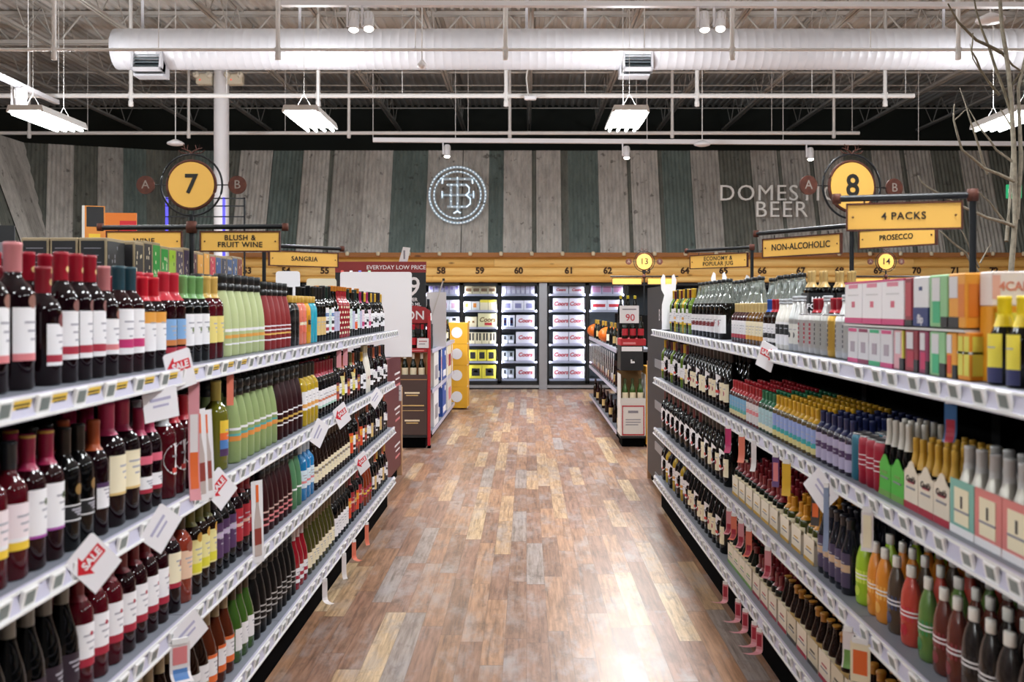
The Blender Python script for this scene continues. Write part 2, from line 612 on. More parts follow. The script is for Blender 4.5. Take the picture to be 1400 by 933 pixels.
for i in range(27):
    px = 475 + 42 * (i - 2)
    struct('peg', MB().lathe([(0.001, -0.05), (0.03, -0.045), (0.04, -0.01), (0.03, 0.03), (0.001, 0.035)], 10, M_peg), band, loc=(X_at(px, 19.15), 19.13, 2.64))
M_carved = mat('#3a2110', 0.8)
for i in range(53, 74):
    if i in (56, 57): continue
    px = 656 + (i - 59) * 53.0 + (14 if i >= 61 else 0)
    if i >= 61: px = 778 + (i - 61) * 52.8
    struct('carved_numeral', text_mesh(str(i), 0.17, M_carved, 0.004, 0.006), band, loc=(X_at(px, 19.26), 19.262, Z_at(370.5, 19.26)))

# ------------------------------------------------------------------ ceiling services
def duct():
    t = thing('ventilation_duct', 'thick white spiral ventilation duct crossing under the roof beams', 'air duct', (0, 14.0, 5.231))
    prof = []
    x0, x1, r = X_at(160, 14.0), 9.5, 0.283
    prof.append((0.01, x0)); prof.append((r, x0))
    x = x0 + 0.16
    while x < x1:
        prof += [(r, x - 0.008), (r + 0.002, x - 0.004), (r + 0.002, x + 0.004), (r, x + 0.008)]
        x += 0.12
    prof += [(r, x1), (0.01, x1)]
    obj('duct_shell', MB().lathe(prof, 36, M_duct, axis='x'), t)
    M_louver = mat('#7c8a90', 0.4); M_hole = mat('#2a2f31', 0.7)
    for px in (201, 872):
        xc = X_at(px, 13.75)
        v = MB()
        a = math.radians(38)
        w, h, d = 0.21, 0.165, 0.1
        fr = MB()
        for (xa, xb, za, zb) in ((-w, w, h - 0.03, h), (-w, w, -h, -h + 0.03), (-w, -w + 0.03, -h, h), (w - 0.03, w, -h, h)):
            fr.box(xa, xb, -0.02, 0.16, za, zb, M_duct)
        fr.box(-w, w, 0.07, 0.16, -h, h, M_hole)
        vo = obj('vent', fr, t, (xc, -0.27, -0.19), (-math.radians(8), 0, 0))
        for q in range(5):
            z = -0.105 + q * 0.052
            obj('louver', louver_mesh(w, z, M_louver), vo)
        obj('vent_collar', MB().box(xc - w - 0.03, xc + w - 0.03, -0.13, 0.12, -0.40, -0.25, M_duct), t)
    for px in (195, 410, 720, 800, 1060, 1290):
        xx = X_at(px, 14)
        obj('hanger_strap', MB().box(xx - 0.02, xx + 0.02, -0.003, 0.003, 0.27, 1.40, M_duct), t)
def louver_mesh(w, z, m):
    b = MB()
    b.prism([(0.0, z - 0.012), (0.05, z + 0.03), (0.05, z + 0.034), (0.0, z - 0.008)], -w + 0.03, w - 0.03, m, 'yz')
    return b
duct()

def pipe_run(label, d, py, px0, px1, r, drops, rd, top, below, dy=0.0, cat='pipe', rods=()):
    z = Z_at(py, d)
    t = thing('sprinkler_pipe', label, cat, (0, d, z))
    obj('main_pipe', MB().tube([(X_at(px0, d), 0, 0), (X_at(px1, d), dy, 0)], r, M_white_pipe, 10), t)
    for px in drops:
        x = X_at(px, d)
        b = MB()
        b.tube([(x, -0.0, top - z), (x, -0.0, -below)], rd, M_white_pipe, 8)
        b.lathe([(0.002, -below - 0.03), (rd * 1.25, -below - 0.02), (rd * 1.25, -below + 0.05), (rd, -below + 0.07)], 10, M_white_pipe, c=(x, 0, 0))
        b.lathe([(rd * 1.4, -r * 1.3), (rd * 1.4, r * 1.3)], 10, M_white_pipe, c=(x, 0, 0))
        obj('drop_pipe', b, t)
    for px in rods:
        x = X_at(px, d)
        obj('hanger_rod', MB().tube([(x, 0, top - z), (x, 0, 0)], 0.006, M_white_pipe, 5), t)
    return t
pipe_run('thick white sprinkler pipe hanging just below and behind the duct', 15.0, 131, -40, 1250, 0.036, (179, 435, 692, 953, 1210), 0.030, 6.6, 0.14, rods=(80, 310, 550, 800, 1110, 1238))
pipe_run('thinner white sprinkler pipe lowest and farthest back under the roof', 18.0, 182, -40, 1175, 0.032, (40, 258, 477, 697, 919, 1140), 0.027, 6.6, 0.07, rods=(120, 390, 640, 870, 1055, 1165))
pipe_run('slim white pipe crossing in front of the duct', 11.0, 68, -40, 1500, 0.017, (74, 380, 691, 1001, 1310), 0.026, 6.6, 0.09, rods=(217, 568, 881, 1190))
def conduit(label, d, py, px0, px1, r):
    t = obj('conduit', MB().tube([(X_at(px0, d), 0, 0), (X_at(px1, d), 0, 0)], r, M_steel_paint, 6), None, (0, d, Z_at(py, d)))
    tag(t, label, 'pipe')
conduit('grey conduit highest of those behind the duct, just under its belly', 19.0, 99, -40, 1440, 0.022)
conduit('thin grey conduit, upper of the close pair behind the duct', 20.5, 117, -40, 1440, 0.014)
conduit('thin grey conduit, lower of the close pair behind the duct', 21.5, 125, -40, 1440, 0.014)
conduit('faint thin conduit deep in the dark between the two sprinkler pipes', 22.5, 148, -40, 1440, 0.014)

# ---- track lights
M_lamp = mat('#fff6e6', 0.4, emit=14.0)
M_tube = mat('#f7fff9', 0.4, emit=14.0)
def light_track(label, p0, p1, h, rods):
    p0, p1 = Vector(p0), Vector(p1)
    t = thing('light_track', label, 'light track', p0)
    d = p1 - p0
    ang = math.atan2(d.y, d.x)
    obj('rail', MB().box(0, d.length, -0.035, 0.035, -h / 2, h / 2, M_white), t, (0, 0, 0), (0, -math.atan2(d.z, math.hypot(d.x, d.y)), ang))
    for f in rods:
        q = d * f
        obj('hanger_rod', MB().tube([(q.x, q.y, q.z), (q.x, q.y, 6.6 - p0.z)], 0.006, M_white_pipe, 5), t)
light_track('long pale light track crossing at the very top, in front of the duct', (X_at(385, 9.2), 9.2, Z_at(5, 9.2)), (X_at(1440, 9.2), 9.2, Z_at(7.5, 9.2)), 0.045, (0.02, 0.31, 0.67, 0.95))
light_track('pale light track running low before the metal facade', (X_at(510, 17), 17.0, Z_at(191.5, 17)), (X_at(1440, 17.2), 17.2, Z_at(197, 17.2)), 0.075, (0.0, 0.12, 0.4, 0.6, 0.8, 0.96))
def spot_head(label, x, y, z, tilt, yaw, s=1.0, watts=SPOT_WATTS, lit=True, size=75):
    t = thing('track_spotlight', label, 'spotlight', (x, y, z))
    obj('adapter_arm', MB().box(-0.088 * s, -0.064 * s, -0.02 * s, 0.02 * s, -0.24 * s, 0.0, M_white).box(-0.088 * s, 0.0, -0.015 * s, 0.015 * s, -0.19 * s, -0.16 * s, M_white), t)
    b = MB()
    b.lathe([(0.002, 0.11 * s), (0.05 * s, 0.11 * s), (0.06 * s, 0.09 * s), (0.06 * s, -0.10 * s), (0.063 * s, -0.115 * s), (0.054 * s, -0.115 * s), (0.05 * s, -0.10 * s)], 20, M_white)
    for q in range(9):
        a = 2 * PI * q / 9
        b.box(0.058 * s, 0.066 * s, -0.004 * s, 0.004 * s, -0.0 * s, 0.08 * s, M_offwhite, rot=a, piv=(0, 0))
    h = obj('lamp_head', b, t, (0, 0, -0.17 * s), (tilt, 0, yaw))
    obj('lens', MB().lathe([(0.056 * s, -0.116 * s), (0.045 * s, -0.13 * s), (0.001, -0.14 * s)], 20, M_lamp if lit else M_white), h)
    if lit and watts:
        L = bpy.data.lights.new('spot', 'SPOT')
        L.energy = watts
        L.color = (1.0, 0.93, 0.82)
        L.spot_size = math.radians(size)
        L.spot_blend = 0.9
        L.shadow_soft_size = 0.06
        lo = bpy.data.objects.new('spot', L); C.objects.link(lo)
        lo.parent = h
        lo.location = (0, 0, -0.15 * s)
z9 = Z_at(6, 9.2) - 0.02
spot_head('dim twin track spotlight at the end of the upper track, above the aisle seven side', X_at(484, 9.2), 9.2, z9, math.radians(-12), 0.0, 0.78, 0, True)
spot_head('bright twin track spotlight, inner one above the round logo side', X_at(504, 9.2), 9.2, z9, math.radians(-22), 0.2, 0.78)
spot_head('dim twin track spotlight, inner one above the domestic beer lettering side', X_at(963, 9.2), 9.2, z9, math.radians(-12), 0.0, 0.78, 0, True)
spot_head('bright twin track spotlight, outer one above the domestic beer lettering', X_at(985, 9.2), 9.2, z9, math.radians(-22), -0.2, 0.78)
for px, tl, what in ((607, 191.5, 'just above the round bulb logo'), (853, 193.5, 'between the logo and the beer lettering'), (1105, 195.5, 'next to the aisle eight sign')):
    spot_head('small lit track spotlight on the facade track, ' + what, X_at(px + 4, 17), 17.05, Z_at(tl, 17.05) - 0.03, math.radians(-10), 0.0, 0.9, SPOT_WATTS * 1.6, True, 140)
# short dark track on the far side with one head
light_track('short dark-sided light track above the first hanging lamp', (X_at(-10, 12.2), 12.2, Z_at(100, 12.2)), (X_at(78, 15.0), 15.0, Z_at(140, 15.0)), 0.06, (0.5,))
spot_head('lone track spotlight close to the first hanging lamp', X_at(28, 13.2), 13.2, Z_at(112, 13.2), 0.1, 0, 1.3, 0, False)

# ---- hanging four-tube lamps
def fixture(x, y, z, label, watts=LAMP_WATTS, glow=GLOW):
    t = thing('fluorescent_lamp', label, 'ceiling lamp', (x, y, z))
    b = MB()
    b.prism([(-0.225, 0.02), (-0.205, 0.085), (0.205, 0.085), (0.225, 0.02), (0.225, 0.0), (0.20, 0.0), (0.19, 0.02), (-0.19, 0.02), (-0.20, 0.0), (-0.225, 0.0)], 0, 1.22, M_offwhite, 'xz')
    obj('housing', b, t)
    for k in range(4):
        xx = -0.165 + 0.11 * k
        obj('lamp_tube', MB().tube([(xx, 0.03, -0.02), (xx, 1.19, -0.02)], 0.019, M_tube, 10), t)
    for yy in (0.2, 1.02):
        b = MB()
        b.tube([(-0.10, yy, 0.08), (0, yy, 0.26), (0.10, yy, 0.08)], 0.003, M_steel_paint, 5)
        b.tube([(0, yy, 0.26), (0, yy, 6.6 - z)], 0.003, M_steel_paint, 5)
        obj('hanger_wire', b, t)
    L = bpy.data.lights.new('tube_light', 'AREA')
    L.shape = 'RECTANGLE'; L.size = 0.40; L.size_y = 1.16
    L.energy = watts
    L.color = (0.93, 0.965, 1.0)
    lo = bpy.data.objects.new('tube_light', L); C.objects.link(lo)
    lo.parent = t
    lo.location = (0, 0.61, -0.045)
    L = bpy.data.lights.new('tube_glow', 'POINT')       # the bare tubes also throw light sideways
    L.energy = watts * glow
    L.shadow_soft_size = 0.15
    L.color = (0.93, 0.965, 1.0)
    lo = bpy.data.objects.new('tube_glow', L); C.objects.link(lo)
    lo.parent = t
    lo.location = (0, 0.61, -0.22)
    L = bpy.data.lights.new('deck_fill_light', 'AREA')           # added upward light that brightens the deck; the housing has no slots
    L.shape = 'RECTANGLE'; L.size = 0.36; L.size_y = 1.1; L.energy = watts * 0.42; L.color = (0.93, 0.965, 1.0)
    lo = bpy.data.objects.new('deck_fill_light', L); C.objects.link(lo)
    lo.parent = t
    lo.location = (0, 0.61, 0.10); lo.rotation_euler = (PI, 0, 0)
FX = (-6.1, -2.75, 1.27, 6.15)
where = ('nearest the facade corner', 'over the shelf run beside the round column', 'over the aisle between the two upper spotlight pairs', 'behind the bare tree')
for x, w in zip(FX, where):
    fixture(x, 12.1, 3.98, 'lit four-tube hanging lamp ' + w)
for r, yy in enumerate((6.1, 2.4, -1.6)):
    for x, w in zip(FX, ('over the outer aisle', 'over the red wine shelves', 'over the wood floor aisle', 'over the aisle beyond the carton shelves')):
        if w:
            fixture(x, yy, 3.98, f'four-tube hanging lamp {w}, {ordinal(r + 1)} row back', LAMP_WATTS * NEAR * (0.36 if x == FX[1] else 1.0), 0.10)

# ---- dish pendants, junction box, emergency lamps, exit sign
def dish(label, px, py, d, r):
    t = thing('dish_pendant', label, 'pendant', (X_at(px, d), d, Z_at(py, d)))
    obj('dish', MB().lathe([(0.01, 0.05), (r * 0.3, 0.045), (r * 0.95, 0.0), (r, -0.02), (r * 0.9, -0.035), (r * 0.5, -0.05), (0.005, -0.055)], 24, M_white), t)
    obj('hanger_rod', MB().tube([(0, 0, 0.05), (0, 0, 6.6 - Z_at(py, d))], 0.008, M_white_pipe, 6), t)
dish('round white dish pendant beside the aisle seven sign', 240, 195, 16.0, 0.135)
dish('round white dish pendant over the aisle eight side of the facade', 960, 196, 16.0, 0.135)
dish('round white dish pendant at the top among the bare branches', 1354, 25, 9.8, 0.14)
dish('small white dish pendant hanging before the duct', 577, 88, 11.5, 0.06)
jb = thing('junction_box', 'flat white junction box on the thick sprinkler pipe', 'electrical box', (X_at(725, 14.9), 14.9, Z_at(134, 14.9)))
obj('box_body', MB().bevbox(-0.09, 0.09, -0.05, 0.05, -0.03, 0.03, 0.012, M_white), jb)
obj('cable', MB().tube([(-0.03, 0, 0.03), (-0.06, 0, 0.3), (0.0, 0, 0.7), (0.02, 0, 2.0)], 0.012, M_steel_paint, 6), jb)
for s, w in ((-1, 'on the aisle lettering'), (1, 'with a red pilot light')):
    t = thing('emergency_light', ('beige emergency lamp box on the corner side of the round column', 'beige emergency lamp box with red pilot light on the round column')[s > 0], 'emergency lamp', (-5.15 + s * 0.26, 16.72, Z_at(109, 16.72)))
    obj('housing', MB().bevbox(-0.13, 0.13, -0.08, 0.08, -0.09, 0.09, 0.02, mat('#d8cfb8', 0.5)), t)
    for q in (-1, 1):
        obj('lamp_head', MB().lathe([(0.01, 0.0), (0.05, 0.01), (0.055, 0.05), (0.03, 0.08)], 14, mat('#e6dfcd', 0.4), axis='y'), t, (q * 0.10 * 1.1, -0.14, 0.06))
    obj('pilot_light', MB().lathe([(0.012, -0.006), (0.001, -0.012)], 8, mat('#e0301c', 0.4, emit=1.5), axis='y'), t, (-0.05, -0.08, -0.02))
ex = thing('exit_sign', 'small green exit sign hanging behind the bare tree', 'sign', (X_at(1386, 18.6), 18.6, Z_at(262, 18.6)))
obj('sign_face', MB().bevbox(-0.14, 0.14, -0.03, 0.03, -0.13, 0.13, 0.01, mat('#37c987', 0.5, emit=0.5)), ex)
obj('lettering', text_mesh('EXIT', 0.12, mat('#eafff2', 0.5, emit=0.6), 0.002), ex, (0, -0.034, 0))
obj('hanger_rod', MB().tube([(0, 0, 0.13), (0, 0, 2.7)], 0.008, M_white_pipe, 6), ex)

# ------------------------------------------------------------------ facade signs
M_marquee = mat('#c3d6e2', 0.4, 0.1)
M_bulb = mat('#dff1ff', 0.4, emit=1.1)
def logo():
    d = 19.35
    s = d / F
    t = thing('round_logo_sign', 'round bulb-lined monogram logo hung on the metal facade', 'sign', (X_at(625.5, d), d, Z_at(267, d)))
    k = 40 * s
    obj('outer_ring', MB().ring(k * 0.96, 0.028, M_marquee, n=48, k=8), t)
    obj('inner_ring', MB().ring(k * 0.80, 0.022, M_marquee, n=48, k=8), t)
    def stroke(name, pts, r=0.03):
        return obj(name, MB().tube([(x * k, 0, z * k) for x, z in pts], r, M_marquee, 8), t)
    T = [[(-0.5, 0.55), (0.5, 0.55)], [(-0.52, 0.40), (-0.5, 0.56)], [(0.52, 0.40), (0.5, 0.56)], [(0.0, 0.60), (0.0, -0.58)], [(-0.12, -0.62), (0.0, -0.55), (0.12, -0.62)]]
    I = [[(-0.52, 0.0), (0.55, 0.0)], [(-0.52, 0.12), (-0.52, -0.12)], [(0.55, 0.12), (0.55, -0.12)]]
    B = [[(-0.35, 0.35), (0.30, 0.35), (0.40, 0.26), (0.40, 0.10), (0.30, 0.0)], [(0.30, 0.0), (0.44, -0.12), (0.44, -0.30), (0.32, -0.40), (-0.35, -0.40)], [(-0.22, 0.35), (-0.22, -0.40)]]
    for p in T: stroke('letter_stroke', p)
    for p in I: stroke('letter_stroke', p, 0.026)
    for p in B: stroke('letter_stroke', p)
    bl = MB()
    def bulbs(pts, n, rr=0.013):
        for i in range(len(pts) - 1):
            for q in range(n):
                f = q / n
                x = pts[i][0] + (pts[i + 1][0] - pts[i][0]) * f; z = pts[i][1] + (pts[i + 1][1] - pts[i][1]) * f
                bl.lathe([(0.001, -0.014), (rr, -0.006), (rr, 0.008), (0.001, 0.014)], 6, M_bulb, c=(x * k, -0.034, z * k), axis='y')
    for p in T + I + B: bulbs(p, 4)
    for R, n in ((0.96, 52), (0.80, 40)):
        bulbs([(R * math.cos(2 * PI * i / n), R * math.sin(2 * PI * i / n)) for i in range(n + 1)], 1)
    o = obj('bulb_string', bl, t); o['kind'] = 'stuff'
logo()
t = thing('wall_lettering', 'pale domestic beer lettering standing on the metal facade', 'sign', (X_at(1064, 19.4), 19.4, Z_at(265, 19.4)))
M_letter = mat('#f4f6f4', 0.5)
obj('lettering', text_mesh('DOMESTIC', 0.44, M_letter, 0.02, -0.002, 1.12), t, (0, 0, 0))
obj('lettering', text_mesh('BEER', 0.44, M_letter, 0.02, -0.002, 1.12), t, (0.03, -0.1, -0.33))
# ------------------------------------------------------------------ shelving along the aisle
M_shelf = mat('#80848f', 0.55)
M_lip = mat('#c2bfd3', 0.4)
M_lip_in = mat('#b9b4d0', 0.4)
M_tagw = mat('#efeeee', 0.4)
M_lcd = mat('#74807f', 0.35)
M_paper_y = mat('#e9c24f', 0.6)
M_post = mat('#0c0c0e', 0.7, spec=0.1)
LEFT = dict(s=-1, lip=(1.082, 1.059, 1.059, 1.059), z=(1.412, 1.004, 0.636, 0.234), back=1.53)
RIGHT = dict(s=1, lip=(1.038, 1.0235, 1.0235, 1.0235), z=(1.420, 1.036, 0.632, 0.248), back=1.50)

_tagm = {}
def price_tag_mesh(kind):
    if kind not in _tagm:
        b = MB()
        if kind == 'lcd':
            b.bevbox(-0.0, 0.009, -0.031, 0.031, -0.022, 0.023, 0.002, M_tagw)
            b.box(-0.0010, 0.001, -0.019, 0.019, -0.012, 0.016, M_lcd)
        else:
            b.box(0.001, 0.003, -0.042, 0.042, -0.016, 0.016, M_paper_y)
            for q in range(3):
                b.box(0.0002, 0.0012, -0.034, 0.034 - 0.016 * q, 0.006 - 0.008 * q, 0.009 - 0.008 * q, M_ink)
        _tagm[kind] = b.mesh('price_tag')
    return _tagm[kind]

def shelving_unit(R, y0, y1, label, seed):
    s = R['s']
    rnd = random.Random(seed)
    t = thing('shelving_unit', label, 'shelf', (s * R['lip'][1], y0, 0), group=('shelving along the red wine side of the aisle' if s < 0 else 'shelving along the beer and cooler side of the aisle'))
    L = y1 - y0
    def BX(b, xa, xb, ya, yb, za, zb, m):     # distances measured from the lip towards the back
        a, c = sorted((s * xa, s * xb)); b.box(a, c, ya, yb, za, zb, m); return b
    bk = R['back'] - R['lip'][1]
    obj('kick_base', BX(MB(), 0.06, bk, 0, L, 0, R['z'][3] - 0.035, M_black), t)
    obj('back_panel', BX(MB(), bk, bk + 0.02, 0, L, 0, 1.56, M_black), t)
    for ya in (0.0, L - 0.03):
        obj('upright', BX(MB(), bk - 0.03, bk, ya, ya + 0.03, 0, 1.57, M_post), t)
    obj('rear_shelf', BX(BX(MB(), bk + 0.02, bk + 0.46, 0, L, 1.545, 1.565, M_shelf), bk + 0.02, bk + 0.46, 0, L, 0.0, 0.2, M_black), t)
    for k in range(4):
        z = R['z'][k]
        x0 = R['lip'][1] - R['lip'][k]
        b = MB()
        BX(b, x0 + 0.012, bk, 0.002, L - 0.002, z - 0.022, z, M_shelf)
        # price channel: a leaning lip with two rims
        prof = [(x0 + 0.012, z + 0.006), (x0 + 0.004, z + 0.006), (x0 - 0.006, z - 0.040), (x0 - 0.010, z - 0.046), (x0 + 0.004, z - 0.046), (x0 + 0.012, z - 0.030)]
        b.prism([(s * p, q) for p, q in prof], 0.0, L, M_lip, 'xz')
        for zz_, xx in ((z + 0.001, x0 + 0.001), (z - 0.041, x0 - 0.009)):
            BX(b, xx - 0.003, xx + 0.003, 0.0, L, zz_ - 0.003, zz_ + 0.003, M_tagw)
        sh = obj('shelf', b, t)
        y = 0.05 + rnd.random() * 0.06
        step = 0.118 if (k or s > 0) else 0.125
        while y < L - 0.03:
            Y = y0 + y
            if Y > 1.75:
                o = obj('price_tag', price_tag_mesh('lcd'), sh, (s * (x0 - 0.0095), y, z - 0.019), (0, s * -0.21, 0 if s > 0 else PI))
                if s < 0: o.rotation_euler = (0, -0.21, PI)
                if s < 0 and k == 0 and Y < 3.6 and y + 0.10 < L:
                    o2 = obj('price_card', price_tag_mesh('paper'), sh, (s * (x0 - 0.003), y + 0.075, z - 0.019), (0, -0.21, PI))
                    y += 0.05
            y += step * rnd.choice((0.9, 1.0, 1.0, 1.08, 1.3))
    return t
LAB_L = ['nearest steel shelving section on the red wine side, tall bottles with pink capsules', 'steel shelving section under the white-labelled red wines and first sale tag', 'steel shelving section holding the green-capped wines and rainbow-label bottle', 'steel shelving section holding the frosted pale green bottles on top', 'steel shelving section holding the gold-lidded painted bottles and blue bottle', 'last steel shelving section on the red wine side, before the maroon endcap']
LAB_R = ['nearest steel shelving section on the carton side, with yellow bottles on top', 'steel shelving section holding pink cartons and gold-foil small bottles', 'steel shelving section holding the drink cans and black four-pack carriers', 'steel shelving section holding jugs on top and red-capped small bottles below', 'steel shelving section holding dark jugs and white-labelled dark wines', 'last steel shelving section on the jug side, before the black endcap']
for i in range(6):
    y1 = 8.0 - 1.22 * (5 - i)
    shelving_unit(LEFT, y1 - 1.22, y1, LAB_L[i], i)
    shelving_unit(RIGHT, y1 - 1.22, y1, LAB_R[i], 20 + i)

# ------------------------------------------------------------------ aisle signs
def screw(parent, x, z, r=0.004):
    obj('screw', MB().lathe([(r, 0.0), (r * 0.7, -0.003), (0.0005, -0.004)], 8, M_rust, axis='y'), parent, (x, -0.006, z))
def sign_panel(parent, cx, cz, w, h, lines, size, rz=0.0, loc=(0, 0), sp=1.1, frame=0.006):
    p = obj('sign_panel', MB().box(-w / 2, w / 2, -0.004, 0.006, -h / 2, h / 2, M_yellow), parent, (cx, loc[1], cz), (0, 0, rz))
    fr = MB()
    for a in ((-w / 2 - frame, w / 2 + frame, h / 2, h / 2 + frame), (-w / 2 - frame, w / 2 + frame, -h / 2 - frame, -h / 2), (-w / 2 - frame, -w / 2, -h / 2, h / 2), (w / 2, w / 2 + frame, -h / 2, h / 2)):
        fr.box(a[0], a[1], -0.008, 0.008, a[2], a[3], M_rust)
    obj('panel_frame', fr, p)
    if lines:
        obj('lettering', text_mesh(lines, size, M_ink, 0.0006, 0.0004, sp, 0, 0.92), p, (0, -0.0056, 0))
    screw(p, -w / 2 + 0.017, 0); screw(p, w / 2 - 0.017, 0)
    for q in (-1, 1):
        obj('hook', MB().tube([(q * w * 0.35, 0, h / 2), (q * w * 0.35, 0, h / 2 + 0.02)], 0.003, M_pipe_black, 5), p)
    return p
def disc_head(t, zc, num, r=0.1115, rz=0.0, size=0.125):
    h = obj('number_disc', MB().lathe([(0.001, -0.008), (r - 0.006, -0.008), (r - 0.006, 0.008), (0.001, 0.008)], 40, M_yellow, axis='y', smooth=False), t, (0, 0, zc), (0, 0, rz))
    obj('disc_rim', MB().ring(r, 0.007, M_rust, n=44), h)
    obj('numeral', text_mesh(num, size, M_ink, 0.0008, 0.0025 if len(num) < 2 else 0.001), h, (0, -0.0095, 0))
    R = r * 1.27
    obj('outer_ring', MB().ring(R, 0.005, M_pipe_black, n=44), h)
    obj('axle', MB().tube([(-r * 1.6, 0, 0), (-r, 0, 0)], 0.003, M_pipe_black, 6).tube([(r, 0, 0), (r * 1.6, 0, 0)], 0.003, M_pipe_black, 6), h)
    for q, c in ((-1, 'A'), (1, 'B')):
        d = obj('side_disc', MB().lathe([(0.001, -0.004), (r * 0.38, -0.004), (r * 0.38, 0.004), (0.001, 0.004)], 26, M_rust, axis='y', smooth=False), h, (q * r * 1.9, 0, 0))
        obj('letter', text_mesh(c, r * 0.5, mat('#8d8078', 0.6), 0.0006), d, (0, -0.005, 0))
    a = MB()
    for q in (-1, 1):
        pts = [(0, 0, R), (q * 0.012, 0, R + 0.016), (q * 0.03, 0, R + 0.022), (q * 0.038, 0, R + 0.048)]
        a.tube(pts, 0.0045, M_rust, 5, r1=0.002)
        a.tube([(q * 0.022, 0, R + 0.019), (q * 0.017, 0, R + 0.045)], 0.003, M_rust, 5, r1=0.0015)
        a.tube([(q * 0.03, 0, R + 0.023), (q * 0.05, 0, R + 0.03)], 0.003, M_rust, 5, r1=0.0015)
        a.tube([(0, 0, R), (q * 0.05, 0, R + 0.008), (q * 0.06, 0, R + 0.02)], 0.003, M_rust, 5, r1=0.0015)
    obj('antler_finial', a, h)
    return h
def fitting(parent, loc, r, name='pipe_fitting'):
    return obj(name, MB().lathe([(0.001, -r * 1.6), (r * 1.3, -r * 1.5), (r * 1.45, 0), (r * 1.3, r * 1.5), (0.001, r * 1.6)], 14, M_rust), parent, loc)

# sign 7
t = thing('aisle_sign', 'aisle seven sign with yellow number disc over blush and fruit wine panels', 'aisle sign', (-1.548, 4.6, 0))
disc_head(t, 2.166, '7')
obj('post', MB().tube([(0, 0, 1.57), (0, 0, 2.03)], 0.0105, M_pipe_black, 12), t)
obj('crossbar', MB().tube([(-0.422, 0, 1.968), (0.432, 0, 1.974)], 0.0115, M_pipe_black, 12), t)
for x in (-0.422, 0.432): fitting(t, (x, 0, 1.971), 0.0115, 'pipe_cap')
fitting(t, (0, 0, 1.971), 0.018)
sign_panel(t, 0.225, 1.905, 0.36, 0.085, 'BLUSH &\nFRUIT WINE', 0.035)
sign_panel(t, -0.218, 1.905, 0.34, 0.085, 'WINE', 0.036)
# sign 8
t = thing('aisle_sign', 'aisle eight sign with yellow number disc over non-alcoholic and prosecco panels', 'aisle sign', (1.528, 4.68, 0))
disc_head(t, 2.168, '8', 0.119, math.radians(14), 0.145)
obj('post', MB().tube([(0, 0, 1.57), (0, 0, 2.04)], 0.0105, M_pipe_black, 12), t)
A = math.radians(-58)
dirv = (math.cos(A), math.sin(A))
obj('crossbar', MB().tube([(-0.62 * dirv[0], -0.62 * dirv[1], 1.985), (0.47 * dirv[0], 0.47 * dirv[1], 1.985)], 0.0115, M_pipe_black, 12), t)
for q in (-0.62, 0.47): fitting(t, (q * dirv[0], q * dirv[1], 1.985), 0.0115, 'pipe_cap')
fitting(t, (0, 0, 1.985), 0.018)
sign_panel(t, -0.315 * dirv[0], 1.905, 0.50, 0.088, 'NON-ALCOHOLIC', 0.045, A, (0, -0.315 * dirv[1]), 1.02)
sign_panel(t, 0.25 * dirv[0], 1.915, 0.40, 0.078, 'PROSECCO', 0.034, A, (0, 0.25 * dirv[1]), 1.05)
# gallows signs
def gallows(label, x, y, zb, length, ang, text, w, h, size, zp, side=-1, r=0.0115):
    t = thing('aisle_sign', label, 'aisle sign', (x, y, 0))
    obj('post', MB().tube([(0, 0, 1.57), (0, 0, zb)], r, M_pipe_black, 12), t)
    dx, dy = math.cos(ang), math.sin(ang)
    obj('crossbar', MB().tube([(0, 0, zb), (side * length * dx, side * length * dy, zb)], r, M_pipe_black, 12), t)
    fitting(t, (0, 0, zb), r * 1.2, 'pipe_elbow'); fitting(t, (side * length * dx, side * length * dy, zb), r, 'pipe_cap')
    m = side * (length * 0.5)
    sign_panel(t, m * dx, zp, w, h, text, size, ang, (0, m * dy))
gallows('yellow four packs sign hanging from its own black pipe gallows', 1.528, 3.41, 1.985, 0.445, math.radians(-16), '4 PACKS', 0.37, 0.086, 0.036, 1.918)
gallows('yellow economy and popular jug sign on a black pipe gallows', 1.53, 6.76, 2.008, 0.58, math.radians(-50), 'ECONOMY &\nPOPULAR JUG', 0.50, 0.088, 0.040, 1.925)
gallows('yellow sangria sign on a black pipe gallows behind the blush wine panel', -1.548, 5.87, 1.966, 0.53, math.radians(42), 'SANGRIA', 0.46, 0.082, 0.040, 1.893, 1)
for num, x, lab in (('13', 1.63, 'small distant aisle thirteen sign beyond the dark wine jugs'), ('14', 4.98, 'small distant aisle fourteen sign beyond the prosecco panel')):
    t = thing('aisle_sign', lab, 'aisle sign', (x, 13.8, 0))
    disc_head(t, 2.235, num, 0.113, 0, 0.12)
    obj('post', MB().tube([(0, 0, 0.0), (0, 0, 2.11)], 0.0105, M_pipe_black, 10), t)
    obj('post_foot', MB().lathe([(0.001, 0.02), (0.06, 0.02), (0.07, 0.0)], 14, M_pipe_black), t)
    obj('crossbar', MB().tube([(-0.47, 0, 2.03), (0.47, 0, 2.03)], 0.0105, M_pipe_black, 10), t)
    fitting(t, (0, 0, 2.03), 0.018)
    sign_panel(t, -0.24, 1.965, 0.40, 0.085, '', 0.04)
    sign_panel(t, 0.25, 1.965, 0.40, 0.085, '', 0.04)

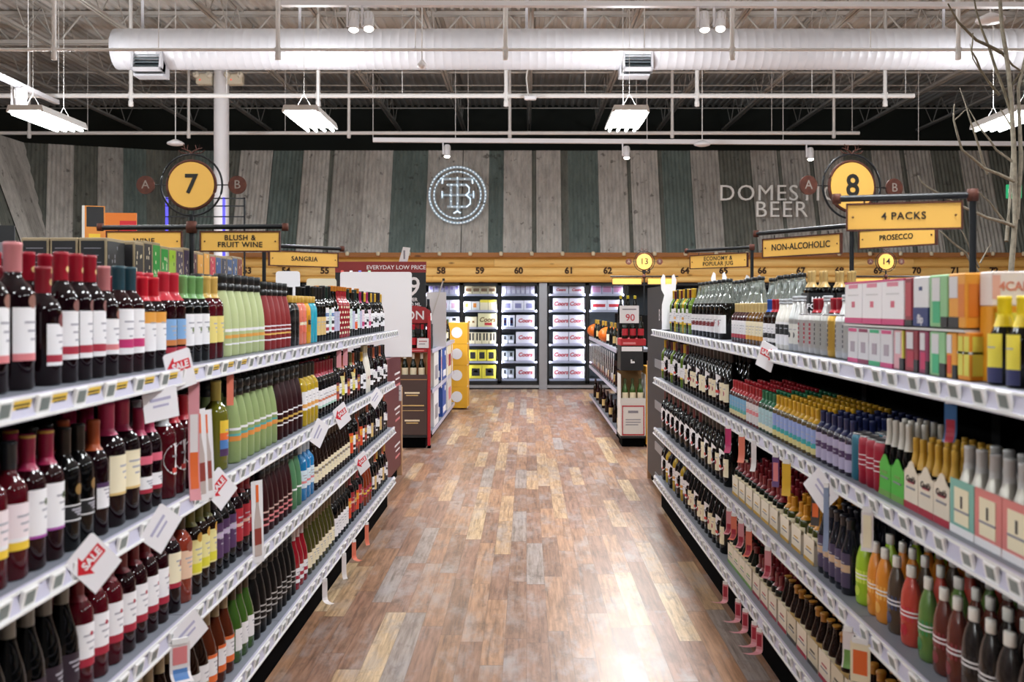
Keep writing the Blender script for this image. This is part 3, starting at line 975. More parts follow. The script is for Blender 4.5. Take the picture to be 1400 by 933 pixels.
# ------------------------------------------------------------------ cooler doors along the back
M_frame = mat('#15171a', 0.35, 0.2)
M_alu = mat('#9b9da3', 0.35, 0.7)
M_wire = mat('#3c4046', 0.5, 0.3)
M_inside = mat('#5b6066', 0.6)
M_glass = glass_pane_material()
M_led = mat('#f4f6ff', 0.4, emit=3.0)
YD = 19.42
ZT, ZB = 2.085, 0.115
SHELF_Y = (402.5, 424.5, 447.5, 470.5, 494.0, 518.0)
SHELF_Z = [Z_at(p, 19.6) for p in SHELF_Y]
def cooler(px0, px1, where, shelves=True):
    x0, x1 = X_at(px0, YD), X_at(px1, YD)
    w = x1 - x0
    t = thing('cooler_cabinet', 'glass-doored beer cooler bay ' + where, 'cooler', (x0, YD, 0), group='cooler bays along the back')
    d = 0.82
    c = MB().box(0, w, d, d + 0.03, 0, ZT, M_inside).box(0, 0.015, 0.06, d, 0, ZT, M_inside).box(w - 0.015, w, 0.06, d, 0, ZT, M_inside).box(0, w, 0.06, d, ZT - 0.03, ZT, M_inside).box(0, w, 0.02, d, 0, ZB - 0.02, M_frame)
    obj('cabinet_case', c, t)
    obj('toe_kick', MB().box(0, w, -0.01, 0.02, 0.03, ZB - 0.03, M_alu), t)
    f = MB()
    e = 0.042
    for a in ((0.004, w - 0.004, ZT - 0.06, ZT), (0.004, w - 0.004, ZB - 0.02, ZB + 0.05), (0.004, e, ZB, ZT), (w - e, w - 0.004, ZB, ZT)):
        f.box(a[0], a[1], -0.02, 0.03, a[2], a[3], M_frame)
    dr = obj('door', f, t)
    obj('glass', MB().box(e, w - e, 0.0, 0.008, ZB + 0.05, ZT - 0.06, M_glass), dr)
    obj('handle', MB().tube([(e * 0.6, -0.02, 0.9), (e * 0.6, -0.06, 0.92), (e * 0.6, -0.06, 1.38), (e * 0.6, -0.02, 1.40)], 0.010, M_frame, 8), dr)
    if shelves:
        for z in SHELF_Z:
            obj('wire_shelf', MB().box(0.02, w - 0.02, 0.10, d - 0.02, z - 0.035, z, M_wire).box(0.02, w - 0.02, 0.085, 0.10, z - 0.035, z + 0.004, M_lip), t)
        obj('lamp_strip', MB().box(0.018, 0.035, 0.05, 0.07, 0.2, ZT - 0.1, M_led), t)
        for xx, ang in ((0.03, -0.5), (w - 0.03, 0.5)):
            L = bpy.data.lights.new('cooler_light', 'AREA'); L.shape = 'RECTANGLE'; L.size = 0.03; L.size_y = 1.7; L.energy = 9; L.color = (0.88, 0.90, 1.0)
            lo = bpy.data.objects.new('cooler_light', L); C.objects.link(lo); lo.parent = t
            lo.location = (xx, 0.075, 1.1)
            lo.rotation_euler = (PI / 2, 0, ang)
bays = [(410, 462, 'beneath the sangria sign side', 0), (462, 515, 'behind the everyday low price board', 0), (515, 567, 'hidden behind the price board edge', 0), (579, 631, 'behind the distant white card and leaning strip', 1), (631, 683, 'filled with yellow cartons, beside the yellow stack', 1), (683, 737, 'with mixed packs and white cartons beside the grey pillar', 1), (748, 803, 'filled with pairs of white cartons', 1), (803, 856, 'partly behind the distant pumpkin jars', 1), (856, 909, 'below the aisle thirteen sign', 0), (920, 973, 'beyond the white bottle cutouts', 0), (973, 1026, 'beyond the economy jug sign', 0), (1026, 1079, 'beyond the sign post of the jugs', 0), (1090, 1143, 'beyond the black four-pack carriers', 0), (1143, 1196, 'beyond the aisle eight post', 0), (1196, 1249, 'below the aisle fourteen sign', 0), (1260, 1313, 'beyond the four packs sign', 0)]
for a, b_, w, s_ in bays:
    cooler(a, b_, w, bool(s_))
for i, (a, b_) in enumerate(((567, 579), (737, 748), (909, 920), (1079, 1090), (1249, 1260))):
    struct('pillar', MB().box(X_at(a, YD) + 0.003, X_at(b_, YD) - 0.003, YD - 0.03, YD + 0.8, 0, ZT, M_alu))

# cartons in the coolers
M_ctn_white = mat('#e9e3ee', 0.5); M_coors = mat('#c03545', 0.5)
def carton(name, label, x0, x1, z, h, body, accents, group, txt=None, tm=None, y=19.56, dep=0.26):
    t = thing(name, label, 'carton', (x0, y, z), group=group)
    w = x1 - x0
    obj('carton_body', MB().bevbox(0, w, 0, dep, 0, h, 0.004, body), t)
    if accents:
        k = MB()
        for (a, b_, c, d, m) in accents:
            k.box(a * w, b_ * w, -0.0015, 0.004, c * h, d * h, m)
        obj('printed_panel', k, t)
    if txt:
        obj('lettering', text_mesh(txt, h * 0.46, tm, 0.001, 0.004, 1.0, 0.25), t, (w / 2, -0.003, h * 0.52))
    return t
M_gold = mat('#d9b45a', 0.4); M_blackc = mat('#1c1c1f', 0.5); M_cream = mat('#ead9b4', 0.5); M_lilac = mat('#cfc6df', 0.5); M_yel = mat('#e8d23f', 0.5); M_silver = mat('#a9adb5', 0.35, 0.4); M_red = mat('#b3222e', 0.5); M_navy = mat('#1f2b52', 0.5)
rows_w = ['top shelf', 'second shelf', 'third shelf', 'fourth shelf', 'fifth shelf', 'bottom shelf']
def fill_coors(px0, px1, row, n, bay, offs=0.0):
    a, b_ = X_at(px0, 19.56), X_at(px1, 19.56)
    w = (b_ - a) / n
    for q in range(n):
        carton('beer_carton', f'white red-script beer carton, {("first","second")[q]} on the {rows_w[row]}, {bay}', a + q * w + 0.006, a + (q + 1) * w - 0.006, SHELF_Z[row] + 0.004, 0.235 if row else 0.155, M_ctn_white, [(0.0, 1.0, 0.0, 0.08, M_lilac)], 'white beer cartons in the coolers', 'Coors', M_coors)
for r in range(6):
    fill_coors(756, 799, r, 2, 'white carton bay')
for r in (2, 3, 4, 5):
    fill_coors(705, 731, r, 1, 'grey pillar bay')
def small(px0, px1, row, name, look, body, acc, h, n, bay, group, gold=None):
    a, b_ = X_at(px0, 19.56), X_at(px1, 19.56)
    w = (b_ - a) / n
    for q in range(n):
        carton(name, f'{look}, {ordinal(q + 1)} on the {rows_w[row]}, {bay}', a + q * w + 0.004, a + (q + 1) * w - 0.004, SHELF_Z[row] + 0.004, h, body, acc, group)
B1, B2, B3, B0 = 'yellow carton bay', 'grey pillar bay', 'pumpkin jar bay', 'leaning strip bay'
small(635, 678, 0, 'beer_carton', 'cream and brown beer carton', M_cream, [(0.1, 0.9, 0.3, 0.7, mat('#7d5a3c', 0.5))], 0.16, 4, B1, 'cartons in the yellow carton bay')
small(633, 656, 1, 'beer_carton', 'white and orange beer carton', M_offwhite, [(0.2, 0.6, 0.3, 0.8, mat('#d98431', 0.5))], 0.17, 2, B1, 'cartons in the yellow carton bay')
small(656, 679, 1, 'beer_carton', 'pale yellow beer carton', M_cream, [(0.0, 1.0, 0.75, 1.0, M_yel)], 0.20, 2, B1, 'cartons in the yellow carton bay')
small(636, 652, 2, 'beer_carton', 'pale yellow beer carton with brown dots', M_cream, [(0.2, 0.4, 0.4, 0.6, mat('#8a5b2a', 0.5)), (0.6, 0.8, 0.4, 0.6, mat('#8a5b2a', 0.5))], 0.2, 1, B1, 'cartons in the yellow carton bay')
carton('beer_carton', 'large cream beer carton with script on the third shelf of the yellow carton bay', X_at(653.5, 19.56), X_at(679, 19.56), SHELF_Z[2] + .004, 0.27, mat('#e6d9a8', 0.5), [(0.35, 0.75, 0.12, 0.32, M_red)], 'cartons in the yellow carton bay', 'Coors', mat('#6b4a22', 0.5))
small(640, 678, 3, 'beer_carton', 'cream six-pack with dark bottles showing', M_cream, [(0.15, 0.4, 0.3, 0.95, M_blackc), (0.6, 0.85, 0.3, 0.95, M_blackc)], 0.22, 4, B1, 'cartons in the yellow carton bay')
small(640, 678, 4, 'beer_carton', 'yellow six-pack with black emblem', M_yel, [(0.2, 0.8, 0.2, 0.8, M_blackc)], 0.22, 3, B1, 'cartons in the yellow carton bay')
small(640, 678, 5, 'beer_carton', 'yellow beer carton with black slanted panel', M_yel, [(0.25, 0.85, 0.2, 0.75, M_blackc), (0.4, 0.7, 0.45, 0.6, M_gold)], 0.27, 2, B1, 'cartons in the yellow carton bay')
small(686, 731, 0, 'beer_carton', 'lilac-white beer six-pack', M_lilac, [(0.2, 0.8, 0.1, 0.5, M_ctn_white)], 0.16, 7, B2, 'mixed packs in the bay by the grey pillar')
small(686, 731, 1, 'beer_carton', 'white six-pack with blue emblem', M_ctn_white, [(0.2, 0.8, 0.2, 0.7, mat('#8a86b0', 0.5))], 0.19, 3, B2, 'mixed packs in the bay by the grey pillar')
small(686, 704, 2, 'beer_carton', 'white six-pack with red arched emblem', M_ctn_white, [(0.25, 0.75, 0.1, 0.8, M_navy), (0.35, 0.65, 0.3, 0.6, M_red)], 0.23, 2, B2, 'mixed packs in the bay by the grey pillar')
for r in (3, 4, 5):
    small(686, 703, r, 'beer_carton', 'grey and white beer pack with round emblem', M_silver, [(0.1, 0.9, 0.1, 0.4, M_ctn_white), (0.3, 0.7, 0.5, 0.9, M_blackc)], 0.17 + 0.02 * (r > 3), 2, B2, 'mixed packs in the bay by the grey pillar')
small(586, 628, 0, 'beer_carton', 'violet-white beer six-pack', M_lilac, [(0.2, 0.8, 0.5, 0.9, mat('#8f7fc0', 0.5))], 0.17, 6, B0, 'packs in the bay behind the leaning strip')
small(600, 628, 1, 'beer_carton', 'white beer pack with pink panel', M_ctn_white, [(0.2, 0.8, 0.2, 0.7, mat('#d4a5ba', 0.5))], 0.2, 2, B0, 'packs in the bay behind the leaning strip')
small(600, 628, 2, 'beer_carton', 'white beer pack with dark handle', M_ctn_white, [(0.3, 0.7, 0.6, 0.9, M_blackc)], 0.2, 2, B0, 'packs in the bay behind the leaning strip')
small(808, 852, 0, 'beer_carton', 'pink and lilac beer carton', M_lilac, [(0.1, 0.9, 0.2, 0.8, mat('#cf8fb4', 0.5))], 0.18, 3, B3, 'packs in the bay behind the pumpkin jars')
small(808, 852, 1, 'beer_carton', 'white and red beer carton', M_ctn_white, [(0.1, 0.9, 0.3, 0.6, M_red)], 0.2, 2, B3, 'packs in the bay behind the pumpkin jars')
# ------------------------------------------------------------------ bottles, cans and cartons for the shelves
NECK = [(.375, .955), (.405, .96), (.405, .985), (.30, .99), (.001, .99)]
SHAPES = {
    'bord': ([(.001, .012), (.88, .0), (1, .02), (1, .61), (.965, .655), (.84, .70), (.60, .74), (.44, .77), (.385, .81)] + NECK, [(.405, .0), (.42, .02), (.425, .86), (.44, .87), (.44, .97), (.40, 1.0), (.001, 1.0)]),
    'burg': ([(.001, .012), (.88, .0), (1, .02), (1, .42), (.95, .50), (.83, .58), (.64, .66), (.48, .74), (.39, .82)] + NECK, [(.405, .0), (.42, .02), (.425, .86), (.44, .87), (.44, .97), (.40, 1.0), (.001, 1.0)]),
    'hock': ([(.001, .012), (.88, .0), (1, .02), (1, .44), (.92, .54), (.72, .67), (.50, .79), (.39, .87)] + NECK, [(.405, .0), (.42, .02), (.425, .86), (.44, .87), (.44, .97), (.40, 1.0), (.001, 1.0)]),
    'frost': ([(.001, .012), (.9, .0), (1, .02), (1, .38), (.96, .47), (.87, .57), (.72, .68), (.54, .77), (.44, .83), (.40, .97), (.001, .97)], [(.50, .0), (.56, .02), (.56, .40), (.51, .42), (.51, .46), (.57, .48), (.57, .95), (.52, 1.0), (.001, 1.0)]),
    'jug': ([(.001, .012), (.9, .0), (1, .02), (1, .46), (.97, .53), (.86, .60), (.64, .68), (.46, .76), (.34, .85), (.27, .94), (.29, .96), (.001, .97)], [(.30, .0), (.32, .05), (.32, .92), (.28, 1.0), (.001, 1.0)]),
    'beer': ([(.001, .012), (.9, .0), (1, .02), (1, .52), (.95, .58), (.76, .66), (.54, .76), (.44, .86), (.42, .95), (.46, .955), (.46, .97), (.001, .97)], [(.44, .0), (.44, .75), (.53, .78), (.50, .93), (.40, 1.0), (.001, 1.0)]),
    'alu': ([(.001, .01), (.9, .0), (1, .02), (1, .55), (.93, .63), (.72, .73), (.52, .82), (.48, .92), (.001, .93)], [(.50, .0), (.56, .1), (.56, .3), (.50, .35), (.50, .5), (.55, .55), (.55, .95), (.48, 1.0), (.001, 1.0)]),
    'can': ([(.001, .02), (.78, .0), (.86, .01), (1, .06), (1, .90), (.86, .965)], [(.86, .0), (.88, .5), (.86, 1.0), (.80, .95), (.80, .4), (.001, .4)]),
    'jar': ([(.001, .012), (.9, .0), (1, .02), (1, .68), (.94, .75), (.72, .82), (.60, .86), (.001, .86)], [(.62, .0), (.66, .05), (.66, .9), (.60, 1.0), (.001, 1.0)]),
    'pouch': ([(.001, .012), (.86, .0), (.97, .03), (1, .10), (1, .54), (.90, .66), (.68, .77), (.46, .84), (.40, .87), (.38, .96), (.001, .96)], [(.42, .0), (.45, .05), (.45, .9), (.42, 1.0), (.001, 1.0)]),
}
G_RED = mat('#14040a', 0.05, spec=0.32)
G_WINE = mat('#22050b', 0.05, spec=0.32)
G_ROSE = mat('#4a0a14', 0.05, spec=0.32)
G_PINK = mat('#9c2433', 0.1, coat=0.3)
G_BLACK = mat('#070708', 0.05, spec=0.32)
G_GREEN = mat('#0c140a', 0.05, spec=0.32)
G_OLIVE = mat('#6b6a1c', 0.08, coat=0.3)
G_LEAF = mat('#37591d', 0.08, coat=0.3)
G_AMBER = mat('#4e2010', 0.05, spec=0.32)
G_BROWN = mat('#1c0c06', 0.05, spec=0.32)
G_BLUE = mat('#1b78b4', 0.1, coat=0.3)
G_FROST = mat('#b9c391', 0.34, spec=0.22)
G_FROSTD = mat('#8fa06a', 0.34, spec=0.22)
G_FROSTR = mat('#8c2f30', 0.34, spec=0.22)
G_MAROON = mat('#2e0c10', 0.34, spec=0.22)
G_SMOKE = mat('#0b090a', 0.34, spec=0.22)
G_FGREEN = mat('#4e7a56', 0.34, spec=0.22)
G_CLEAR = mat('#cfd8cf', 0.08, trans=0.75, coat=0.2)
G_JUG = mat('#0c0b09', 0.05, spec=0.32)
G_JUGY = mat('#8d8430', 0.08, coat=0.3)
PR = {}
def product(key, name, cat, look, shape, h, r, glass, cap, z0, label=None, **k):
    PR[key] = dict(name=name, cat=cat, look=look, shape=shape, h=h, r=r, glass=glass, cap=cap, z0=z0, label=label, **k)

def caps(m): return mat(m, 0.35, coat=0.1)
L_W = mat('#efecef', 0.55); L_C = mat('#efe3c4', 0.55); L_K = mat('#d9b878', 0.6); L_R = mat('#a5243a', 0.5); L_P = mat('#d97f83', 0.5); L_Pu = mat('#4b2e57', 0.5); L_Y = mat('#e9c33b', 0.5)
L_Or = mat('#e0682c', 0.5); L_Bl = mat('#4b79b5', 0.5); L_Te = mat('#56a3a0', 0.5); L_G = mat('#6f9a4a', 0.5); L_Mg = mat('#c12a6a', 0.5); L_Bk = mat('#17171a', 0.5); L_Gr = mat('#8a8790', 0.5)
L_Ink = mat('#a9a6b0', .5)
def lab(z0, z1, m, span=78, bands=(), disc=None, lines=3, ink=None): return dict(z0=z0, z1=z1, m=m, span=min(span, 68) if span < 100 else span, bands=bands, disc=disc, lines=lines, ink=ink or L_Ink)

W, B = 'wine_bottle', 'bottle'
product('pink15', 'large_wine_bottle', B, 'pink-capped large dark bottle, white label', 'bord', .335, .046, G_RED, caps('#d88a8e'), .80, lab(.20, .56, L_W, 62, [(.20, .25, L_P)], (.60, .016, mat('#8a5a4c', .5))))
product('gold29', W, B, 'short wine bottle, gold-crested crimson cap, maroon band', 'bord', .285, .042, G_RED, caps('#8f1c2b'), .76, lab(.17, .52, L_W, 62, [(.20, .26, L_R)], (.55, .017, mat('#6e2a2c', .5))), crest=True)
product('win', 'large_wine_bottle', B, 'crimson-capped large wine bottle, white label', 'bord', .325, .040, G_RED, caps('#a3162c'), .78, lab(.18, .55, L_W, 62, [(.22, .28, L_R)], (.59, .015, mat('#7a4a44', .5))), crest=True)
product('pink75', W, B, 'slim dark wine bottle with dusty pink cap', 'bord', .300, .038, G_RED, caps('#c87d80'), .76, lab(.20, .52, L_W, 75, [(.24, .29, L_P)], (.56, .013, mat('#8a5a4c', .5))))
product('teal', W, B, 'teal-capped dark bottle with magenta-blocked label', 'bord', .305, .040, G_WINE, caps('#274a56'), .76, lab(.18, .60, L_W, 75, [(.24, .32, L_Mg)]))
product('redorange', W, B, 'scarlet-capped dark bottle, white and orange label', 'bord', .280, .038, G_RED, caps('#c8142b'), .74, lab(.20, .62, L_W, 70, [(.50, .62, mat('#e09b3d', .5))]))
product('flamingo', 'rose_bottle', B, 'red sleeve-necked bottle with blue picture label', 'bord', .300, .040, G_WINE, caps('#bf2538'), .66, lab(.22, .50, mat('#7fa8d6', .5), 55, [(.14, .20, L_R), (.22, .28, mat('#c4783e', .5))]))
product('greencap', W, B, 'apple-green-capped dark bottle with white label', 'bord', .295, .038, G_BLACK, caps('#73a562'), .72, lab(.20, .56, L_W, 70, [], (.38, .008, mat('#6a7a4a', .5))))
product('goldcap', 'rose_bottle', B, 'gold-capped ruby bottle with yellow label', 'bord', .300, .038, G_ROSE, caps('#d8b25e'), .72, lab(.20, .52, mat('#e6d27c', .5), 70))
product('frostpale', 'frosted_wine_bottle', B, 'frosted pale green bottle with black cap', 'frost', .315, .042, G_FROST, caps('#121416'), .80, lab(.30, .335, L_W, 60, [(.22, .26, mat('#e0a04a', .5)), (.14, .16, L_W)], None, 0))
product('frostrose', 'frosted_wine_bottle', B, 'frosted rosy red bottle with black cap', 'frost', .300, .040, G_FROSTR, caps('#121416'), .80, lab(.34, .36, L_W, 60, [(.28, .30, L_W), (.22, .245, mat('#e8b860', .5)), (.14, .16, L_W)], None, 0))
product('jarblack', 'painted_bottle', B, 'black painted bottle with gold lid', 'jar', .245, .036, mat('#121213', .2, coat=.3), caps('#c9a040'), .86)
product('jarcoral', 'painted_bottle', B, 'coral painted bottle with gold lid', 'jar', .245, .036, mat('#e57c66', .25, coat=.3), caps('#c9a040'), .86, lab(.25, .55, mat('#d96a54', .4), 50, [(.4, .46, L_C)]))
product('jaryellow', 'painted_bottle', B, 'amber yellow painted bottle with gold lid', 'jar', .245, .036, mat('#e2a12c', .25, coat=.3), caps('#c9a040'), .86, lab(.25, .6, mat('#b88120', .4), 50, [(.4, .5, L_Bk)]))
product('jarteal', 'painted_bottle', B, 'turquoise painted bottle with gold lid', 'jar', .245, .036, mat('#27a6c0', .25, coat=.3), caps('#c9a040'), .86)
product('kraft', W, B, 'black bottle with plain kraft label', 'bord', .300, .038, G_BLACK, caps('#1d1c1b'), .76, lab(.12, .45, L_K, 80))
product('pattern', W, B, 'dark bottle with white patterned label', 'bord', .310, .038, G_BLACK, caps('#15181c'), .76, lab(.14, .60, L_W, 75, [(.18, .24, L_R), (.30, .36, L_Bk), (.44, .50, L_Bl)]))
product('orangecap', W, B, 'dark bottle with orange cap, lilac label', 'burg', .315, .038, G_BLACK, caps('#d98a1f'), .90, lab(.15, .52, mat('#b9b6d0', .5), 75))
product('polka', 'sangria_bottle', B, 'red polka-dotted bottle with orange top', 'bord', .315, .040, mat('#9c1f2b', .25, coat=.3), caps('#dc8a1e'), .92, dots=True)
product('mint', W, B, 'dark bottle with mint white label', 'bord', .305, .038, G_GREEN, caps('#18352c'), .78, lab(.16, .58, mat('#cfe0da', .5), 70))
product('fire', W, B, 'dark bottle with white and flame-orange label', 'bord', .290, .038, G_BLACK, caps('#161616'), .78, lab(.14, .50, L_W, 75, [(.16, .32, mat('#e8602a', .5))]))
product('pinklab', W, B, 'magenta-capped bottle with pink and white label', 'bord', .295, .038, G_BLACK, caps('#a31d5a'), .74, lab(.14, .58, mat('#ead4df', .5), 75, [(.2, .3, L_Mg)]))
product('yellowtop', W, B, 'yellow-capped dark bottle with white label', 'burg', .290, .038, G_BLACK, caps('#d9ae3c'), .76, lab(.14, .50, L_W, 75, [(.3, .36, L_Bk)]))
product('endwhite', W, B, 'navy-capped dark bottle, black-motif white label', 'burg', .300, .040, G_BLACK, caps('#1e2140'), .80, lab(.14, .52, L_W, 75, [(.25, .38, L_Bk)]))
# second shelf, red side
product('pastel', 'rose_bottle', B, 'rosé bottle, pastel label with yellow band', 'bord', .300, .040, G_ROSE, caps('#1f2b33'), .80, lab(.22, .56, mat('#efe0e4', .5), 80, [(.22, .28, L_Y), (.28, .31, L_W)]))
product('purpleedge', W, B, 'gold-banded cerise cap, white label edged purple', 'bord', .305, .040, G_WINE, caps('#a31f4d'), .74, lab(.24, .60, L_W, 85, [(.24, .26, mat('#a04aa0', .5))], (.50, .008, mat('#4a5a3a', .5))), ends=caps('#d2a94a'))
product('medal', W, B, 'black-labelled dark bottle with gold medallion', 'bord', .300, .038, G_BLACK, caps('#14110f'), .76, lab(.24, .38, L_Bk, 80, [(.37, .38, L_W), (.25, .26, L_W)], (.50, .014, mat('#8a6a3a', .4))))
product('smallwhite', W, B, 'red-gold-capped bottle with small white label', 'bord', .300, .038, G_RED, caps('#b0512a'), .72, lab(.24, .46, L_W, 55, [(.42, .46, L_Pu)]))
product('bigcream', 'large_wine_bottle', B, 'big-bodied dark bottle with tall cream label', 'bord', .335, .050, G_RED, caps('#c03264'), .74, lab(.26, .58, L_C, 90, [(.26, .28, L_K)]))
product('triangle', W, B, 'dark bottle, white label and pink pennant', 'bord', .300, .038, G_RED, caps('#b5325c'), .74, lab(.18, .34, L_W, 70, [(.18, .22, L_R), (.46, .54, mat('#d8637a', .5))]))
product('roundlab', 'rose_bottle', B, 'rosé bottle with big round white label', 'bord', .305, .040, G_ROSE, caps('#c22234'), .74, None, bigdisc=True)
product('silverrose', 'rose_bottle', B, 'silver-capped rosé bottle with round white label', 'bord', .305, .040, G_ROSE, caps('#b9b9bd'), .74, None, bigdisc=True)
product('rainbow', 'white_wine_bottle', B, 'yellow-capped olive bottle with rainbow label', 'bord', .325, .044, G_OLIVE, caps('#cfc060'), .76, lab(.16, .56, L_Bl, 60, [(.42, .56, L_Y), (.34, .42, L_Or), (.16, .24, L_Pu)]))
product('frostgreen', 'frosted_wine_bottle', B, 'frosted green bottle with bright fruit lettering', 'frost', .315, .042, G_FROSTD, caps('#121416'), .80, lab(.40, .43, L_W, 65, [(.27, .33, mat('#d98b3f', .5)), (.33, .36, L_Te)], None, 0))
product('frostmar', 'frosted_wine_bottle', B, 'frosted maroon bottle with gold lettering', 'frost', .315, .042, G_MAROON, caps('#101112'), .80, lab(.36, .38, L_W, 60, [(.26, .29, mat('#d0a94e', .5)), (.2, .22, L_W)], None, 0))
product('yellowwine', 'white_wine_bottle', B, 'dark and yellow bottle with white tag label', 'bord', .310, .038, mat('#b99a1e', .1, coat=.3), caps('#2a2a28'), .76, lab(.26, .56, L_W, 75, [(.3, .36, mat('#e3a55a', .5))]))
product('redmint', W, B, 'ruby-capped dark bottle, white mint-footed label', 'bord', .300, .038, G_BLACK, caps('#9c1230'), .74, lab(.18, .50, L_W, 75, [(.18, .22, mat('#a6cabc', .5)), (.3, .34, mat('#d07a5a', .5))]))
product('mixlab', W, B, 'dark bottle with yellow-orange patchwork label', 'bord', .310, .038, G_BLACK, caps('#202020'), .78, lab(.16, .50, mat('#7d3a3a', .5), 70, [(.34, .44, mat('#d7a83c', .5)), (.2, .28, mat('#b9462c', .5))]))
product('whitetall', 'white_sleeve_bottle', B, 'tall white-sleeved bottle with red dot', 'hock', .330, .038, mat('#ebe4d6', .4), caps('#d9cda8'), .80, lab(.25, .40, mat('#ebe4d6', .5), 40, [], (.33, .012, L_R), 0))
product('darkplain', W, B, 'plain dark bottle with narrow white label', 'burg', .300, .038, G_BLACK, caps('#15100f'), .80, lab(.18, .48, L_W, 55, [(.22, .28, L_Bk)]))
# third shelf
product('silvercap', W, B, 'pewter-capped near-black wine bottle', 'burg', .305, .040, G_BLACK, caps('#7d7a72'), .76, lab(.16, .40, mat('#2a1c2a', .5), 70))
product('sutter', W, B, 'red-footed white label, crimson-capped rosy bottle', 'bord', .300, .040, G_WINE, caps('#6f1020'), .74, lab(.20, .56, L_W, 80, [(.20, .27, L_R)], (.47, .006, L_R)))
product('sutterp', 'rose_bottle', B, 'ruby bottle, red-footed white label', 'bord', .300, .040, G_ROSE, caps('#6f1020'), .74, lab(.20, .56, L_W, 80, [(.20, .27, L_R)], (.47, .006, L_R)))
product('redfoot', W, B, 'wine-dark bottle, cream label with crimson sleeve', 'bord', .305, .040, G_RED, caps('#5e1420'), .74, lab(.30, .62, L_C, 85, [(.26, .31, L_R)], (.5, .01, mat('#b07a6a', .5))))
product('peach', 'rose_bottle', B, 'amber fruit bottle with pinkish round crest', 'bord', .305, .038, mat('#8a3322', .08, coat=.3), caps('#3a2a1a'), .76, lab(.26, .56, mat('#e7c3a8', .5), 80, [], (.60, .018, mat('#8a4a3a', .5))))
product('lemon', 'white_wine_bottle', B, 'dark bottle with yellow citrus label', 'bord', .305, .038, G_BROWN, caps('#6b6a32'), .74, lab(.22, .60, mat('#e8dc9a', .5), 80, [(.24, .34, mat('#d9cf3c', .5))], (.62, .016, mat('#c9963a', .5))))
product('purplelab', W, B, 'dark bottle with deep purple label', 'bord', .300, .038, G_BLACK, caps('#241a2c'), .76, lab(.20, .62, L_Pu, 85, [(.44, .50, mat('#b9a9c4', .5))]))
product('redlab', W, B, 'red-capped bottle with bright red label', 'bord', .315, .042, G_RED, caps('#8e1220'), .74, lab(.20, .60, mat('#a81f2e', .5), 85, [(.38, .42, mat('#e0b9a8', .5))]))
product('frostplum', 'frosted_wine_bottle', B, 'plum frosted bottle with white lettering', 'frost', .300, .040, G_MAROON, caps('#101112'), .80, lab(.30, .325, mat('#c9a9a0', .5), 60, [(.2, .23, L_P), (.12, .15, L_P)], None, 0))
product('frostfg', 'frosted_wine_bottle', B, 'sea-green frosted bottle with black cap', 'frost', .300, .040, G_FGREEN, caps('#101112'), .80, lab(.30, .33, L_W, 60, [], None, 0))
product('bluebottle', 'white_wine_bottle', B, 'bright blue bottle with white label', 'bord', .290, .042, G_BLUE, caps('#c9d6dd'), .80, lab(.22, .52, mat('#cfdfe8', .5), 75, [(.3, .34, L_P)]))
product('creamburg', W, B, 'dark sloping bottle with cream label', 'burg', .300, .038, G_BROWN, caps('#3a2a1c'), .78, lab(.14, .42, L_C, 80, [(.3, .34, mat('#8a7a5a', .5))]))
product('flame', W, B, 'dark bottle with flame red-yellow label', 'bord', .300, .038, G_BLACK, caps('#5e2a16'), .76, lab(.14, .56, mat('#d8481f', .5), 75, [(.36, .50, mat('#e8a42c', .5))]))
product('slimamber', 'rose_bottle', B, 'slim amber orange bottle with dark cap', 'hock', .310, .036, mat('#7d2f14', .1, coat=.3), caps('#2a1a10'), .80, lab(.2, .4, L_R, 70, [(.26, .3, L_Y)]))
# bottom shelf
product('yellowslip', W, B, 'dark bottle with mustard-striped white label', 'burg', .300, .040, G_BROWN, caps('#a89878'), .78, lab(.12, .46, L_W, 75, [(.12, .26, mat('#c9a936', .5))]))
product('orangeslip', 'rose_bottle', B, 'russet bottle with orange and white label', 'burg', .305, .042, G_AMBER, caps('#a89878'), .78, lab(.14, .46, L_W, 60, [(.14, .22, L_Or), (.42, .46, L_Or)]))
product('greenslip', 'white_wine_bottle', B, 'leaf-green bottle with white label', 'burg', .300, .040, G_LEAF, caps('#4a3a20'), .80, lab(.16, .44, L_W, 60))
product('frostblack', 'frosted_wine_bottle', B, 'smoky black frosted bottle, white lettering', 'frost', .310, .043, G_SMOKE, caps('#0e0e10'), .80, lab(.36, .38, mat('#b9b5b5', .5), 55, [(.28, .30, mat('#b9b5b5', .5)), (.2, .22, mat('#b9b5b5', .5))], None, 0))
product('ruby', 'rose_bottle', B, 'ruby red bottle with square white label', 'burg', .295, .038, mat('#8e1522', .08, coat=.3), caps('#d8d0d0'), .80, lab(.12, .36, L_W, 60, [(.18, .24, L_R)]))
product('greencream', 'white_wine_bottle', B, 'green-brown sloping bottle with cream label', 'burg', .300, .038, mat('#3c3a14', .08, coat=.3), caps('#6b5a34'), .78, lab(.12, .38, L_C, 80))
product('whiteblock', W, B, 'dark bottle with block white label', 'bord', .290, .038, G_BLACK, caps('#2c2c2c'), .76, lab(.12, .48, L_W, 80))
